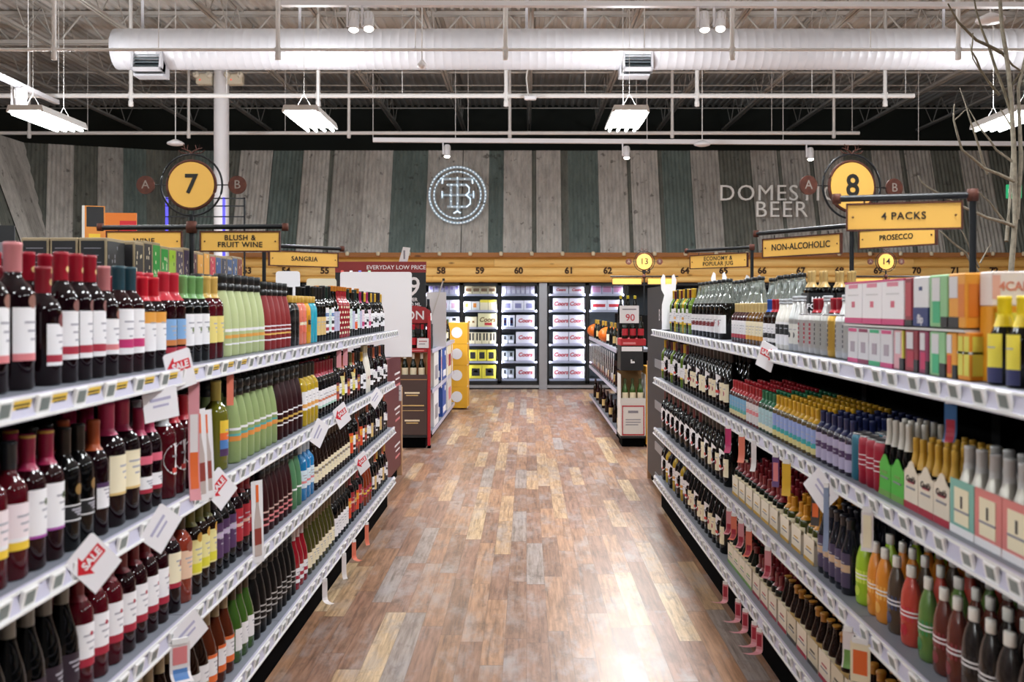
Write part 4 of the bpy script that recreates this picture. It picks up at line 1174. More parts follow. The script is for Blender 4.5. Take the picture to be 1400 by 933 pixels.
# jug side
product('slantwhite', W, B, 'maroon-capped dark wine, slanted white label', 'bord', .300, .038, G_BLACK, caps('#5e1624'), .80, lab(.22, .56, L_W, 75, [(.22, .25, mat('#8a6a7a', .5))]))
product('greenyellow', 'white_wine_bottle', B, 'yellow-capped bright green wine, white label', 'bord', .305, .038, mat('#5d7a24', .08, coat=.3), caps('#d3a92c'), .80, lab(.20, .46, L_W, 75, [(.20, .24, L_Y)]))
product('jugdark', 'wine_jug', 'jug', 'dark round wine jug with clear neck', 'jug', .340, .062, G_JUG, caps('#16181a'), .945, lab(.10, .40, L_W, 60, [(.2, .28, mat('#7a1f24', .5))]), neck=G_CLEAR, zneck=.60)
product('jugdarkr', 'wine_jug', 'jug', 'dark round jug with red-dot white label', 'jug', .340, .062, G_JUG, caps('#16181a'), .945, lab(.10, .40, L_W, 60, [], (.27, .016, L_R)), neck=G_CLEAR, zneck=.60)
product('jugyellow', 'wine_jug', 'jug', 'yellow-green round wine jug with clear neck', 'jug', .340, .062, G_JUGY, caps('#16181a'), .945, lab(.10, .40, L_C, 60), neck=G_CLEAR, zneck=.56)
product('bigdot', 'large_wine_bottle', B, 'big dark wine bottle, red-dotted white label', 'burg', .325, .048, G_BLACK, caps('#15181a'), .82, lab(.16, .46, L_C, 55, [], (.30, .014, L_R), 1))
product('biground', 'large_wine_bottle', B, 'big dark wine bottle with oval white label', 'burg', .325, .048, G_BLACK, caps('#241416'), .82, None, bigdisc=True)
product('goldmini', 'mini_wine_bottle', B, 'gold-capped small bottle with white label', 'bord', .20, .031, mat('#3a1014', .08, coat=.3), caps('#d8bd80'), .76, lab(.12, .56, L_W, 80, [(.12, .22, mat('#b0374a', .5))]))
product('goldmini2', 'mini_wine_bottle', B, 'gold-capped small bottle, orange-footed cream label', 'bord', .20, .031, mat('#5a3a10', .08, coat=.3), caps('#d8bd80'), .76, lab(.12, .56, L_C, 80, [(.12, .22, mat('#dc9a3a', .5))]))
product('bluecap', 'beer_bottle', B, 'blue-capped brown small bottle with pale label', 'bord', .215, .033, G_BROWN, caps('#2350a0'), .74, lab(.12, .5, L_W, 75, [(.2, .3, L_Bk)]))
product('redcapm', 'beer_bottle', B, 'red-capped brown small bottle with pale label', 'bord', .215, .033, G_BROWN, caps('#a8182a'), .74, lab(.12, .5, L_W, 75, [(.2, .3, L_Bk)]))
product('alu', 'aluminium_bottle', B, 'silver aluminium bottle with black patch', 'alu', .225, .033, mat('#b5b5b5', .28, .8), caps('#a9abaf'), .90, lab(.14, .5, mat('#dcd9d2', .4), 80, [], (.30, .012, L_Bk), 1))
product('aluw', 'aluminium_bottle', B, 'white and black aluminium bottle', 'alu', .215, .033, mat('#dedad2', .35, .2), caps('#a9abaf'), .90, lab(.10, .55, L_W, 60, [(.3, .5, L_Bk)], None, 1))
product('goldneck', 'mini_wine_bottle', B, 'gold-foiled bottle in a black carrier', 'bord', .225, .0235, G_BLACK, caps('#c4a468'), .66)
for q, (a, bnd) in enumerate(((mat('#bdbab9', .32, .6), L_R), (mat('#b5b3af', .32, .6), L_Bk), (mat('#c39a44', .32, .6), L_Bk), (mat('#c4c3c3', .32, .6), mat('#4a4e55', .5)))):
    product('can%d' % q, 'drink_can', 'can', ('silver can with red vertical lettering', 'silver can with black vertical lettering', 'gold and silver drink can', 'silver can with grey block lettering')[q], 'can', .155, .033, a, mat('#c4c6ca', .25, .8), .965, lab(.16, .84, a, 60, [], None, 0), vert=bnd)
for q, (a, bnd, lk) in enumerate(((mat('#d4c7d0', .4), L_Mg, 'pale can with magenta rim band'), (mat('#c9cbc6', .4), mat('#2f8a62', .5), 'pale can with green rim band'), (mat('#d6d0c6', .4), mat('#8e2a44', .5), 'pale can with burgundy rim band'))):
    product('slim%d' % q, 'drink_can', 'can', lk, 'can', .145, .029, a, mat('#c4c6ca', .25, .8), .965, lab(.80, .90, bnd, 180, [(.06, .16, bnd)], None, 0))
product('redcan', 'drink_can', 'can', 'cherry red drink can with fine white lettering', 'can', .155, .034, mat('#a01c34', .3, .2), mat('#c4c6ca', .25, .8), .965, lab(.3, .8, mat('#a01c34', .3), 60, [(.4, .42, L_W), (.5, .52, L_W), (.6, .62, L_W)], None, 0))
product('bluecan', 'drink_can', 'can', 'teal blue drink can beside the red cans', 'can', .155, .034, mat('#2f6f86', .3, .2), mat('#c4c6ca', .25, .8), .965)
product('yellowfoil', 'sparkling_wine_bottle', B, 'black bottle with bright yellow foil top', 'burg', .205, .036, G_BLACK, caps('#efd21e'), .66, lab(.03, .58, mat('#f0dc4a', .5), 48, [(.03, .2, mat('#2a2c5a', .5))], None, 1))
product('mixer', 'mixer_bottle', B, 'clear bottle with pale silver cap', 'bord', .278, .034, G_CLEAR, caps('#d9dade'), .86, lab(.2, .5, L_W, 70))
# small bottles
def minis(key, name, lk, glass, cap, lb, z0=.66, shape='bord', h=.185, r=.030):
    product(key, name, B, lk, shape, h, r, glass, caps(cap), z0, lb)
minis('cool_b', 'cooler_bottle', 'scarlet-capped cooler with blue beach label', mat('#4a2420', .1, coat=.3), '#b3202c', lab(.08, .58, mat('#7aa9c9', .5), 80, [(.08, .2, mat('#d8c79a', .5)), (.2, .3, L_Te)]))
minis('cool_w', 'cooler_bottle', 'red-capped cooler with white printed label', mat('#6d3230', .1, coat=.3), '#a81c28', lab(.08, .58, mat('#d9d2d2', .5), 80, [(.3, .4, L_P)]))
minis('cool_g', 'cooler_bottle', 'green-capped cooler with aqua label', mat('#27402c', .1, coat=.3), '#1f6e4a', lab(.08, .58, mat('#a9c6cc', .5), 80, [(.08, .2, L_C)]))
minis('cool_y', 'cooler_bottle', 'yellow-capped cooler with sunny beach label', mat('#5a4a28', .1, coat=.3), '#d6a528', lab(.08, .58, mat('#8f9fd0', .5), 80, [(.08, .2, mat('#d9c98a', .5)), (.2, .3, mat('#3aa0a0', .5))]))
minis('cool_n', 'cooler_bottle', 'navy-capped cooler with lilac label', mat('#2a2036', .1, coat=.3), '#232b58', lab(.08, .58, mat('#b3a9c6', .5), 80, [(.3, .42, L_Pu)]))
minis('mini_r', 'mini_wine_bottle', 'maroon-capped mini wine standing in its carrier', G_GREEN, '#7a1a24', lab(.3, .55, L_C, 70))
minis('mini_y', 'mini_wine_bottle', 'orange-capped mini wine standing in its carrier', mat('#3a4016', .1, coat=.3), '#c98a22', lab(.3, .55, L_C, 70))
minis('mini_g', 'beer_bottle', 'green-shouldered mini bottle, dark red cap', G_GREEN, '#6e1b1e', lab(.3, .55, L_C, 70), .78, 'beer', .20, .031)
minis('mini_o', 'beer_bottle', 'brown small bottle with ochre crown cap', G_BROWN, '#b8822e', lab(.25, .5, L_C, 70), .95, 'beer', .215, .031)
minis('mini_k', 'beer_bottle', 'brown small bottle with ochre collar, dark shoulder', G_BROWN, '#b47a2a', lab(.25, .5, L_K, 70), .80, 'beer', .215, .031)
minis('goldfoil', 'sparkling_wine_bottle', 'gold-foiled small bottle in a cream carrier', G_BLACK, '#cfa23c', None, .56, 'burg', .195, .0212)
minis('whitefoil', 'sparkling_wine_bottle', 'white-collared small bottle in the green carrier', G_BLACK, '#d9d4cb', None, .60, 'burg', .225, .0212)
minis('silverfoil', 'sparkling_wine_bottle', 'silver-foiled small bottle in a patterned carrier', mat('#bdb9b0', .3, .6), '#c9c7c6', None, .74, 'burg', .215, .031)
minis('tallnavy', 'beer_bottle', 'tall navy bottle with starry purple label', mat('#0f1220', .1, coat=.3), '#1a1c28', lab(.10, .55, mat('#4a3f5c', .5), 80, [(.3, .4, mat('#c9a98a', .5))]), .80, 'beer', .255, .033)
for kk, hx, bn, lk in (('lime', '#9cbf2c', '#c9dd4a', 'lime green flat cocktail bottle with white cap'), ('orng', '#d8862a', '#e8aa4a', 'orange flat cocktail bottle with white cap'), ('navy', '#4a3a2c', '#27365e', 'navy-banded brown cocktail bottle with white cap'), ('redc', '#b84436', '#b51f30', 'red-banded flat cocktail bottle with white cap'), ('grn', '#5a7a3a', '#1f7a3a', 'green-banded flat cocktail bottle with white cap'), ('drk', '#5e2a20', '#7a1a24', 'oxblood flat cocktail bottle with white cap'), ('blk', '#211a18', '#2a2422', 'near-black flat cocktail bottle with pale cap')):
    product('p_' + kk, 'cocktail_bottle', B, lk, 'pouch', .225, .040, mat(hx, .22, coat=.2), caps('#e3ded6'), .865, lab(.32, .50, mat(bn, .4), 150, [(.38, .40, L_W), (.43, .45, L_W)], (.20, .017, mat(bn, .3)), 0), flat=.62)

for _p in PR.values():
    if _p['name'] == 'wine_bottle' and _p['shape'] == 'burg': _p['name'] = 'burgundy_bottle'
def build_product(p, merged, seg):
    h, r = p['h'], p['r']
    body, cap = SHAPES[p['shape']]
    b = MB()
    if p.get('neck'):
        zn = p['zneck']
        lo = [q for q in body if q[1] <= zn or q[0] < .01 and q[1] < .1]
        hi = [lo[-1]] + [q for q in body if q[1] > zn]
        b.lathe([(a * r, z * h) for a, z in lo], seg, p['glass'])
        b.lathe([(a * r, z * h) for a, z in hi], seg, p['neck'])
        pts = []
        for i in range(9):
            a = PI * i / 8
            pts.append((0, r * (.30 + .38 * math.sin(a)), h * (.74 + .17 * (1 - math.cos(a)) / 2)))
        b.tube(pts, r * .10, p['neck'], 6)
    else:
        b.lathe([(a * r, z * h) for a, z in body], seg, p['glass'])
    cb = b if merged else MB()
    z0 = p['z0']
    cb.lathe([(a * r * 1.02, (z0 + z * (1.003 - z0)) * h) for a, z in cap], seg, p['cap'])
    if p.get('shape') in ('bord', 'burg') and z0 < .755 and not p.get('neck'):
        # long sleeve covers the shoulder too
        zs = [q for q in body if z0 - .002 <= q[1] <= .83 and q[0] > .38]
        cb.lathe([(q[0] * r * 1.03 + .0004, q[1] * h) for q in zs] + [(.43 * r, .84 * h)], seg, p['cap'])
    if p.get('crest'):
        cb.cyldisc(.445 * r, .87 * h, 0, .008, mat('#d7b277', .4), 8)
    if p.get('ends'):
        for zz_ in (z0 + .005, .985):
            cb.lathe([(.43 * r, (zz_ - .01) * h), (.455 * r, (zz_ - .008) * h), (.455 * r, (zz_ + .012) * h), (.43 * r, (zz_ + .014) * h)], seg, p['ends'])
    lb = None
    l = p['label']
    if l or p.get('bigdisc') or p.get('dots'):
        lb = b if merged else MB()
        rr = r * 1.0 + .0006
        if l:
            sp = math.radians(l['span'])
            n = 12 if seg > 16 else 8
            lb.patch(rr, l['z0'] * h, l['z1'] * h, -sp, sp, l['m'], n)
            for (a, c, m) in l['bands']:
                lb.patch(rr + .0004, a * h, c * h, -sp, sp, m, n)
            if l['disc']:
                lb.cyldisc(rr + .0008, l['disc'][0] * h, 0, l['disc'][1], l['disc'][2], 14)
            hh = l['z1'] - l['z0']
            for q in range(l['lines']):
                zq = l['z0'] + hh * (.72 - .16 * q)
                w = sp * (.5 - .16 * q)
                lb.patch(rr + .0006, (zq - .008) * h, (zq + .008) * h, -w, w, l['ink'], 5)
            if p.get('vert'):
                for q in range(5):
                    zq = .26 + q * .11
                    lb.patch(rr + .0006, zq * h, (zq + .07) * h, -.25, .25, p['vert'], 3)
        if p.get('bigdisc'):
            lb.cyldisc(rr, .40 * h, 0, r * 1.25, L_W, 18)
            lb.patch(rr + .0004, .26 * h, .31 * h, -.5, .5, mat('#c83a30', .5), 4)
            lb.patch(rr + .0004, .42 * h, .44 * h, -.5, .5, L_Gr, 4)
        if p.get('dots'):
            for k in range(6):
                for q in range(9):
                    lb.cyldisc(rr, (.10 + .10 * k) * h, 2 * PI * (q + .5 * (k % 2)) / 9, .008, L_C, 9)
    mk = lambda m_, nm: m_.mesh(nm) if m_ is not None else None
    out = [mk(b, p['name']), None if merged else mk(cb, 'cap'), None if merged else mk(lb, 'label')]
    if p.get('flat'):
        for me in out:
            if me: me.transform(Matrix.Diagonal((p['flat'], 1, 1, 1)))
    return out
_pm = {}
def product_meshes(key, merged, seg):
    k = (key, merged, seg)
    if k not in _pm:
        _pm[k] = build_product(PR[key], merged, seg)
    return _pm[k]

ITEMS = []
def in_frame(x, y, z0, z1, r):
    if y < .9: return False
    a = to_px(x, y, z0); c = to_px(x, y, z1)
    m = 40 + r * F / y
    return -m < a[0] < 1400 + m and c[1] < 933 + 30 and a[1] > -30
def put(key, x, y, z, row, where, side, rot=None):
    p = PR[key]
    if in_frame(x, y, z, z + p['h'], p['r']):
        ITEMS.append(dict(key=key, x=x, y=y, z=z, row=row, where=where, side=side, rot=rot))

SH_NAME = ('top shelf', 'second shelf', 'third shelf', 'bottom shelf')
def yl(px, R=LEFT): return 1.155 * F / (VX - px)
def yr(px, X=1.115): return X * F / (px - VX)
def facing(R, k, a, b, keys, rows=2, gap=.005, setback=.052, y_is_px=True, zoff=0.0, rowgap=.004, nlimit=None):
    """Rows of one or several kinds of bottle along a shelf, from the near end a to the far end b (positions along the shelf, read off as the photo's columns)."""
    s = R['s']
    if isinstance(keys, str): keys = [keys]
    f = yl if s < 0 else yr
    ya, yb = sorted((f(a), f(b))) if y_is_px else (a, b)
    r = max(PR[q]['r'] for q in keys)
    n = max(1, int((yb - ya + gap + .034) / (2 * r + gap)))
    step = max((yb - ya) / n, 2 * r + .001)
    for i in range(n):
        y = ya + step * (i + .5)
        if y + r > 7.985: break
        for j in range(rows):
            key = keys[i % len(keys)]
            x = R['lip'][k] + setback - .012 + r + j * (2 * r + rowgap)
            if x + r > R['back'] - .005: break
            put(key, s * x, y + (random.random() - .5) * .003, R['z'][k] + .0005 + zoff, j, SH_NAME[k], 'left' if s < 0 else 'right')
Q = facing
# --- red wine side, top shelf (near to far)
Q(LEFT, 0, -75, 42, 'pink15', 3)
Q(LEFT, 0, 50, 77, 'gold29', 3)
Q(LEFT, 0, 77, 134, 'win', 3)
Q(LEFT, 0, 134, 155, 'pink75', 3)
Q(LEFT, 0, 157, 188, 'teal', 3)
Q(LEFT, 0, 189, 219, 'redorange', 3)
Q(LEFT, 0, 220, 242, 'flamingo', 2)
Q(LEFT, 0, 243, 276, 'greencap', 2)
Q(LEFT, 0, 277, 298, 'goldcap', 2)
Q(LEFT, 0, 299, 355, 'frostpale', 3)
Q(LEFT, 0, 356, 391, 'frostrose', 3)
Q(LEFT, 0, 392.5, 401, 'jarblack', 2)
Q(LEFT, 0, 401, 409.5, 'jarcoral', 2)
Q(LEFT, 0, 409.5, 417, 'jaryellow', 2)
Q(LEFT, 0, 417, 424, 'jarteal', 2)
Q(LEFT, 0, 426, 438, 'kraft', 3, gap=.012)
Q(LEFT, 0, 439, 450, ['pattern', 'mint'], 2, gap=.012)
Q(LEFT, 0, 450, 459, 'orangecap', 2)
Q(LEFT, 0, 459.5, 473, 'polka', 2)
Q(LEFT, 0, 473, 490, ['mint', 'orangecap', 'fire'], 2, gap=.02)
Q(LEFT, 0, 490, 508, ['pinklab', 'darkplain', 'yellowtop'], 2, gap=.022)
Q(LEFT, 0, 508, 524, ['endwhite', 'yellowtop', 'darkplain'], 2, gap=.022)
# --- second shelf
Q(LEFT, 1, -75, 12, 'pastel')
Q(LEFT, 1, 13, 66, 'purpleedge')
Q(LEFT, 1, 67, 104, 'medal')
Q(LEFT, 1, 105, 130, 'smallwhite')
Q(LEFT, 1, 131, 168, 'bigcream')
Q(LEFT, 1, 169, 194, 'triangle')
Q(LEFT, 1, 195, 222, 'silverrose')
Q(LEFT, 1, 222, 262, 'roundlab')
Q(LEFT, 1, 283, 298, 'rainbow', 1)
Q(LEFT, 1, 304, 365, 'frostgreen', 3)
Q(LEFT, 1, 366, 401, 'frostmar', 3)
Q(LEFT, 1, 402, 423, 'yellowwine')
Q(LEFT, 1, 424, 447, 'redmint')
Q(LEFT, 1, 448, 482, ['mixlab', 'darkplain', 'lemon', 'smallwhite'], gap=.02)
Q(LEFT, 1, 483, 491, ['darkplain', 'yellowtop'], gap=.02)
Q(LEFT, 1, 491, 497, 'whitetall', 1)
Q(LEFT, 1, 498, 524, ['endwhite', 'darkplain', 'smallwhite'], gap=.022)
# --- third shelf
Q(LEFT, 2, -75, 84, 'silvercap')
Q(LEFT, 2, 85, 148, 'sutterp')
Q(LEFT, 2, 149, 212, 'sutter')
Q(LEFT, 2, 213, 231, 'redfoot')
Q(LEFT, 2, 231, 246, 'peach')
Q(LEFT, 2, 247, 276, 'lemon')
Q(LEFT, 2, 277, 302, 'purplelab')
Q(LEFT, 2, 303, 334, 'redlab')
Q(LEFT, 2, 346, 386, 'frostplum', 3)
Q(LEFT, 2, 386, 400, 'frostfg', 2)
Q(LEFT, 2, 401, 417, 'bluebottle')
Q(LEFT, 2, 418, 468, 'creamburg', gap=.014)
Q(LEFT, 2, 469, 492, ['flame', 'darkplain', 'mixlab', 'slimamber'], gap=.02)
Q(LEFT, 2, 492, 524, ['darkplain', 'smallwhite', 'kraft', 'silvercap'], gap=.022)
# --- bottom shelf
Q(LEFT, 3, 170, 268, 'yellowslip')
Q(LEFT, 3, 268, 305, 'orangeslip')
Q(LEFT, 3, 306, 332, 'greenslip')
Q(LEFT, 3, 333, 390, 'frostblack', 3)
Q(LEFT, 3, 391, 408, 'ruby')
Q(LEFT, 3, 409, 446, 'greencream', gap=.012)
Q(LEFT, 3, 447, 466, 'whiteblock', gap=.014)
Q(LEFT, 3, 467, 488, ['flame', 'redlab', 'mixlab'], gap=.018)
Q(LEFT, 3, 489, 499, 'slimamber', gap=.02)
Q(LEFT, 3, 500, 524, ['darkplain', 'kraft', 'smallwhite', 'yellowtop'], gap=.022)
# --- jug side, far wines on all four shelves, then jugs
Q(RIGHT, 0, 910, 926, ['slantwhite', 'greenyellow', 'slantwhite'], 3, gap=.016)
Q(RIGHT, 0, 927, 950, ['greenyellow', 'slantwhite', 'greenyellow', 'yellowwine'], 3, gap=.012)
Q(RIGHT, 0, 951, 982, 'jugdark', 2)
Q(RIGHT, 0, 983, 1007, 'jugdarkr', 2)
Q(RIGHT, 0, 1008, 1028, 'goldmini', 1)
Q(RIGHT, 0, 1028, 1052, 'goldmini2', 1)
Q(RIGHT, 0, yr(1052, 1.25), yr(1006, 1.25), 'jugyellow', 2, setback=.135, y_is_px=False)
Q(RIGHT, 0, 1054, 1062, 'bluecap', 2)
Q(RIGHT, 0, 1062, 1072, 'redcapm', 2)
Q(RIGHT, 0, 1073, 1088, 'aluw', 1)
Q(RIGHT, 0, 1088, 1103, 'alu', 1)
Q(RIGHT, 0, yr(1102, 1.29), yr(1066, 1.29), 'jugdark', 1, setback=.20, y_is_px=False)
Q(RIGHT, 0, 1105, 1123, 'can0', 1); Q(RIGHT, 0, 1123, 1140, 'can1', 1); Q(RIGHT, 0, 1140, 1152, 'can2', 1); Q(RIGHT, 0, 1152, 1172, 'can3', 1)
Q(RIGHT, 0, yr(1180, 1.15), 4.09, ['alu', 'redcapm', 'redcapm'], 1, setback=.122, gap=.012, y_is_px=False)
Q(RIGHT, 0, 1364, 1480, 'yellowfoil', 2, setback=.048, gap=.02)
Q(RIGHT, 1, 910, 944, ['slantwhite', 'greenyellow', 'slantwhite', 'biground'], gap=.024); Q(RIGHT, 1, 945, 1005, ['bigdot', 'bigdot', 'biground'], 2, gap=.016)
Q(RIGHT, 2, 910, 962, ['slantwhite', 'biground'], gap=.018); Q(RIGHT, 2, 963, 1005, ['bigdot', 'biground'], 2, gap=.016)
Q(RIGHT, 3, 910, 944, ['slantwhite', 'yellowwine', 'biground'], gap=.024); Q(RIGHT, 3, 945, 1000, ['bigdot', 'biground', 'bigdot'], 2, gap=.03)
Q(RIGHT, 1, 1010, 1032, 'cool_b', 5); Q(RIGHT, 1, 1032, 1052, 'cool_w', 5); Q(RIGHT, 1, 1052, 1072, 'cool_g', 5); Q(RIGHT, 1, 1073, 1132, 'cool_y', 5); Q(RIGHT, 1, 1133, 1184, 'cool_n', 5)
Q(RIGHT, 1, 1185, 1194, 'bluecan', 3); Q(RIGHT, 1, 1194, 1224, 'redcan', 3)
Q(RIGHT, 2, 1134, 1176, 'tallnavy', 4)
Q(RIGHT, 2, 1178, 1196, 'p_lime', 4, gap=.004); Q(RIGHT, 2, 1197, 1222, 'p_orng', 4, gap=.004); Q(RIGHT, 2, 1223, 1240, 'p_navy', 4); Q(RIGHT, 2, 1241, 1262, 'p_redc', 4); Q(RIGHT, 2, 1263, 1288, 'p_grn', 4); Q(RIGHT, 2, 1289, 1325, 'p_drk', 4); Q(RIGHT, 2, 1327, 1430, 'p_blk', 3)

# --- carriers with their bottles
CARR = []
def carrier(k, y, key, board, foot, look, rows=2, wave=False, txt=None, tm=None, h=.115, w=.134, cols=2, zoff=0., setback=.06, lip=None):
    """A paperboard carrier standing on a jug-side shelf, its bottles standing inside it (things of their own)."""
    R = RIGHT
    x0 = R['lip'][k] + setback - .012
    z = R['z'][k] + .0005 + zoff
    dx = rows * (2 * PR[key]['r'] + .0035) + .006
    if not in_frame(x0, y, z, z + .2, .05): return
    CARR.append(dict(k=k, y=y, look=look, x0=x0, dx=dx, w=w, h=h, board=board, foot=foot, wave=wave, txt=txt, tm=tm, z=z))
    r = PR[key]['r']
    for j in range(rows):
        for i in range(cols):
            put(key, x0 + .0045 + r + j * (2 * r + .003), y - w / 2 + (i + .5) * w / cols, z + .002, j, SH_NAME[k] + ' carrier', 'jug')
def make_carriers():
    cnt = {}
    CARR.sort(key=lambda c: c['y'])
    meshes = {}
    for c in CARR:
        key = (c['dx'], c['w'], c['h'], c['board'].name, c['wave'])
        if key not in meshes:
            b = MB(); w, h, dx = c['w'], c['h'], c['dx']
            t = .0022
            if c['wave']:
                top = [(-w / 2, h * .76), (-w * .36, h * .79), (-w * .24, h * .88), (-w * .12, h * .97), (0, h * 1.0), (w * .12, h * .97), (w * .24, h * .88), (w * .36, h * .79), (w / 2, h * .76)]
            else:
                top = [(-w / 2, h), (w / 2, h)]
            face = [(-w / 2, 0)] + top + [(w / 2, 0)]
            # front and back panels in the YZ plane
            for xx in (0.0, dx - t):
                b.prism(face, xx, xx + t, c['board'], 'yz')
            for yy in (-w / 2, w / 2 - t):
                b.box(t, dx - t, yy, yy + t, 0, h * .8, c['board'])
            b.box(t, dx - t, -w / 2 + t, w / 2 - t, 0, .0015, c['board'])
            f = MB()
            f.box(-.0012, .0, -w / 2, w / 2, 0, h * .14, c['foot'])
            if c['foot'] is L_W:
                f.box(-.0016, .0, -w * .30, w * .30, h * .2, h * .86, L_C)
                f.box(-.0022, -.0016, -w * .05, w * .03, h * .5, h * .72, M_pin)
            f.box(-.0024, .0, -w * .3, w * .3, h * .42, h * .46, L_Gr)
            f.box(-.0012, .0, -w * .22, w * .22, h * .54, h * .60, c['foot'])
            meshes[key] = (b.mesh('bottle_carrier'), f.mesh('printed_front'))
        kk = (c['look'], c['k'])
        cnt[kk] = cnt.get(kk, 0) + 1
        o = obj('bottle_carrier', meshes[key][0], None, (c['x0'], c['y'], c['z']), label=f"{c['look']}, {ordinal(cnt[kk])} from near end, right {SH_NAME[c['k']]}", cat='carrier', group=c['look'] + 's')
        obj('printed_front', meshes[key][1], o)
        if c['txt']:
            obj('lettering', text_mesh(c['txt'], c['h'] * .17, c['tm'], .0004, .0006, 1.0, .25 if c['wave'] else 0.0, .9), o, (-.0016, 0, c['h'] * .62), (0, 0, -PI / 2))
M_pin = mat('#3a3230', .6)
C_green = mat('#4fb03c', .5); C_cream = mat('#e2d5c2', .55); C_teal = mat('#7fb3a6', .5); C_pink = mat('#d9817c', .5); C_blackc = mat('#15171a', .55)
def along(px0, px1, w, gap=.003, X=1.115):
    ya, yb = sorted((yr(px0, X), yr(px1, X)))
    n = max(1, int((yb - ya) / (w + gap)))
    return [ya + (i + .5) * (yb - ya) / n for i in range(n)]
yy = yr(1221)
for cnt_, key_, bd_, ft_, lk_, rows_, wv_, tx_, hh_, ww_ in ((2, 'whitefoil', C_green, L_G, 'bright green scalloped bottle carrier', 3, True, None, .125, .098), (3, 'goldfoil', C_cream, L_R, 'cream scalloped carrier with script', 4, True, 'Cook\'s', .135, .098), (1, 'silverfoil', C_teal, L_W, 'teal patterned four-bottle carrier', 2, False, None, .135, .134), (3, 'silverfoil', C_pink, L_W, 'pink patterned four-bottle carrier', 2, False, None, .135, .134)):
    for q in range(cnt_):
        carrier(1, yy - ww_ / 2, key_, bd_, ft_, lk_, rows_, wv_, tx_, M_pin, h=hh_, w=ww_)
        yy -= ww_ + .004
for y in along(1012, 1078, .134): carrier(2, y, 'mini_r', C_cream, L_R, 'cream maroon-edged mini wine carrier', 4, False, h=.095)
for y in along(1079, 1131, .134): carrier(2, y, 'mini_y', C_cream, mat('#c79a3e', .5), 'cream ochre-edged mini wine carrier', 4, False, h=.095)
for y in along(1006, 1040, .134): carrier(3, y, 'mini_g', C_cream, L_G, 'cream green-printed mini carrier', 4, False, h=.10)
for y in along(1041, 1076, .134): carrier(3, y, 'mini_r', C_cream, L_R, 'cream red-topped mini carrier', 4, False, h=.10)
for q, y in enumerate(along(1077, 1240, .134)): carrier(3, y, ('mini_o', 'mini_k')[q % 2], (C_cream, mat('#cdbfa6', .55))[q % 2], (L_R, M_pin)[q % 2], ('cream red-barred beer carrier', 'tan beer carrier with dark bar')[q % 2], 4, False, h=.105)
# two black four-packs side by side on a low riser, their lettered ends towards the near end of the run
for q, (x0, lb) in enumerate(((1.172, 'black four-pack carrier lettered made for the night'), (1.290, 'plain black four-pack carrier with one pale line'))):
    z = RIGHT['z'][0] + .1055
    o = obj('bottle_carrier', MB().box(0, .108, 0, .0022, 0, .135, C_blackc).box(0, .108, .1058, .108, 0, .135, C_blackc).box(0, .0022, .0022, .1058, 0, .135, C_blackc).box(.1058, .108, .0022, .1058, 0, .135, C_blackc).box(.0022, .1058, .0022, .1058, 0, .0015, C_blackc), None, (x0, 4.14, z), label=lb + ', on the right riser', cat='carrier', group='black four-pack carriers')
    if q == 0: obj('lettering', text_mesh('MADE\nFOR THE\nNIGHT', .030, L_W, .0004, .0008, 1.0, 0, .95), o, (.052, -.0012, .078))
    else: obj('printed_line', MB().box(.03, .08, -.001, 0, .108, .112, L_W), o)
    for a in (0, 1):
        for b_ in (0, 1):
            put('goldneck', x0 + .029 + .050 * a, 4.14 + .029 + .050 * b_, z + .002, b_, 'riser carriers', 'right')
tr = thing('shelf_riser', 'low white riser carrying the two black four-pack carriers', 'riser', (1.165, 4.13, RIGHT['z'][0]))
obj('riser_top', MB().box(0, .25, 0, .13, .098, .105, M_white), tr)
for yy in (0, .124): obj('riser_leg', MB().box(0.005, .245, yy, yy + .006, 0, .098, M_white), tr)
Q(RIGHT, 0, yr(1420, 1.37), yr(1180, 1.37), 'mixer', 1, setback=.30, gap=.03, y_is_px=False)

# --- cartons on the jug-side top shelf
def retail_carton(name, label, y0, y1, x0, dep, z, h, body, acc, group, txt=None, tm=None, tsize=.02, tz=.5):
    """acc: panels on the aisle face and the near end: (u0,u1,v0,v1,material)."""
    t = thing(name, label, 'carton', (x0, y0, z), group=group)
    w = y1 - y0
    obj('carton_body', MB().bevbox(0, dep, 0, w, 0, h, .0025, body), t)
    k = MB()
    for (a, b_, c, d, m) in acc:
        k.box(-.0012, .0, a * w, b_ * w, c * h, d * h, m)
        k.box(a * dep, b_ * dep, -.0012, .0, c * h, d * h, m)
    if acc: obj('printed_panel', k, t)
    if txt:
        obj('lettering', text_mesh(txt, tsize, tm, .0004, .0006), t, (-.0018, w / 2, h * tz), (0, 0, -PI / 2))
        obj('lettering', text_mesh(txt, tsize, tm, .0004, .0006), t, (dep / 2, -.0018, h * tz))
    return t
K_pinkw = mat('#fbf7fa', .5); K_mag = mat('#d0487e', .5); K_plum = mat('#8a2a50', .5); K_grn = mat('#8fc08a', .5); K_grn2 = mat('#3fae7a', .5); K_or = mat('#e59a2c', .5); K_or2 = mat('#d9cf52', .5); K_dkr = mat('#8a2430', .5); K_sil = mat('#dcd8da', .45); K_4c = mat('#f1e3dc', .5)
def carton_row(px0, px1, n, z, h, dep, x0, fn):
    ya, yb = sorted((yr(px0), yr(px1)))
    w = (yb - ya) / n
    for i in range(n):
        fn(i, ya + i * w + .002, ya + (i + 1) * w - .002, x0, dep, z, h)
Z0 = RIGHT['z'][0] + .0005
XF = RIGHT['lip'][0] + .035
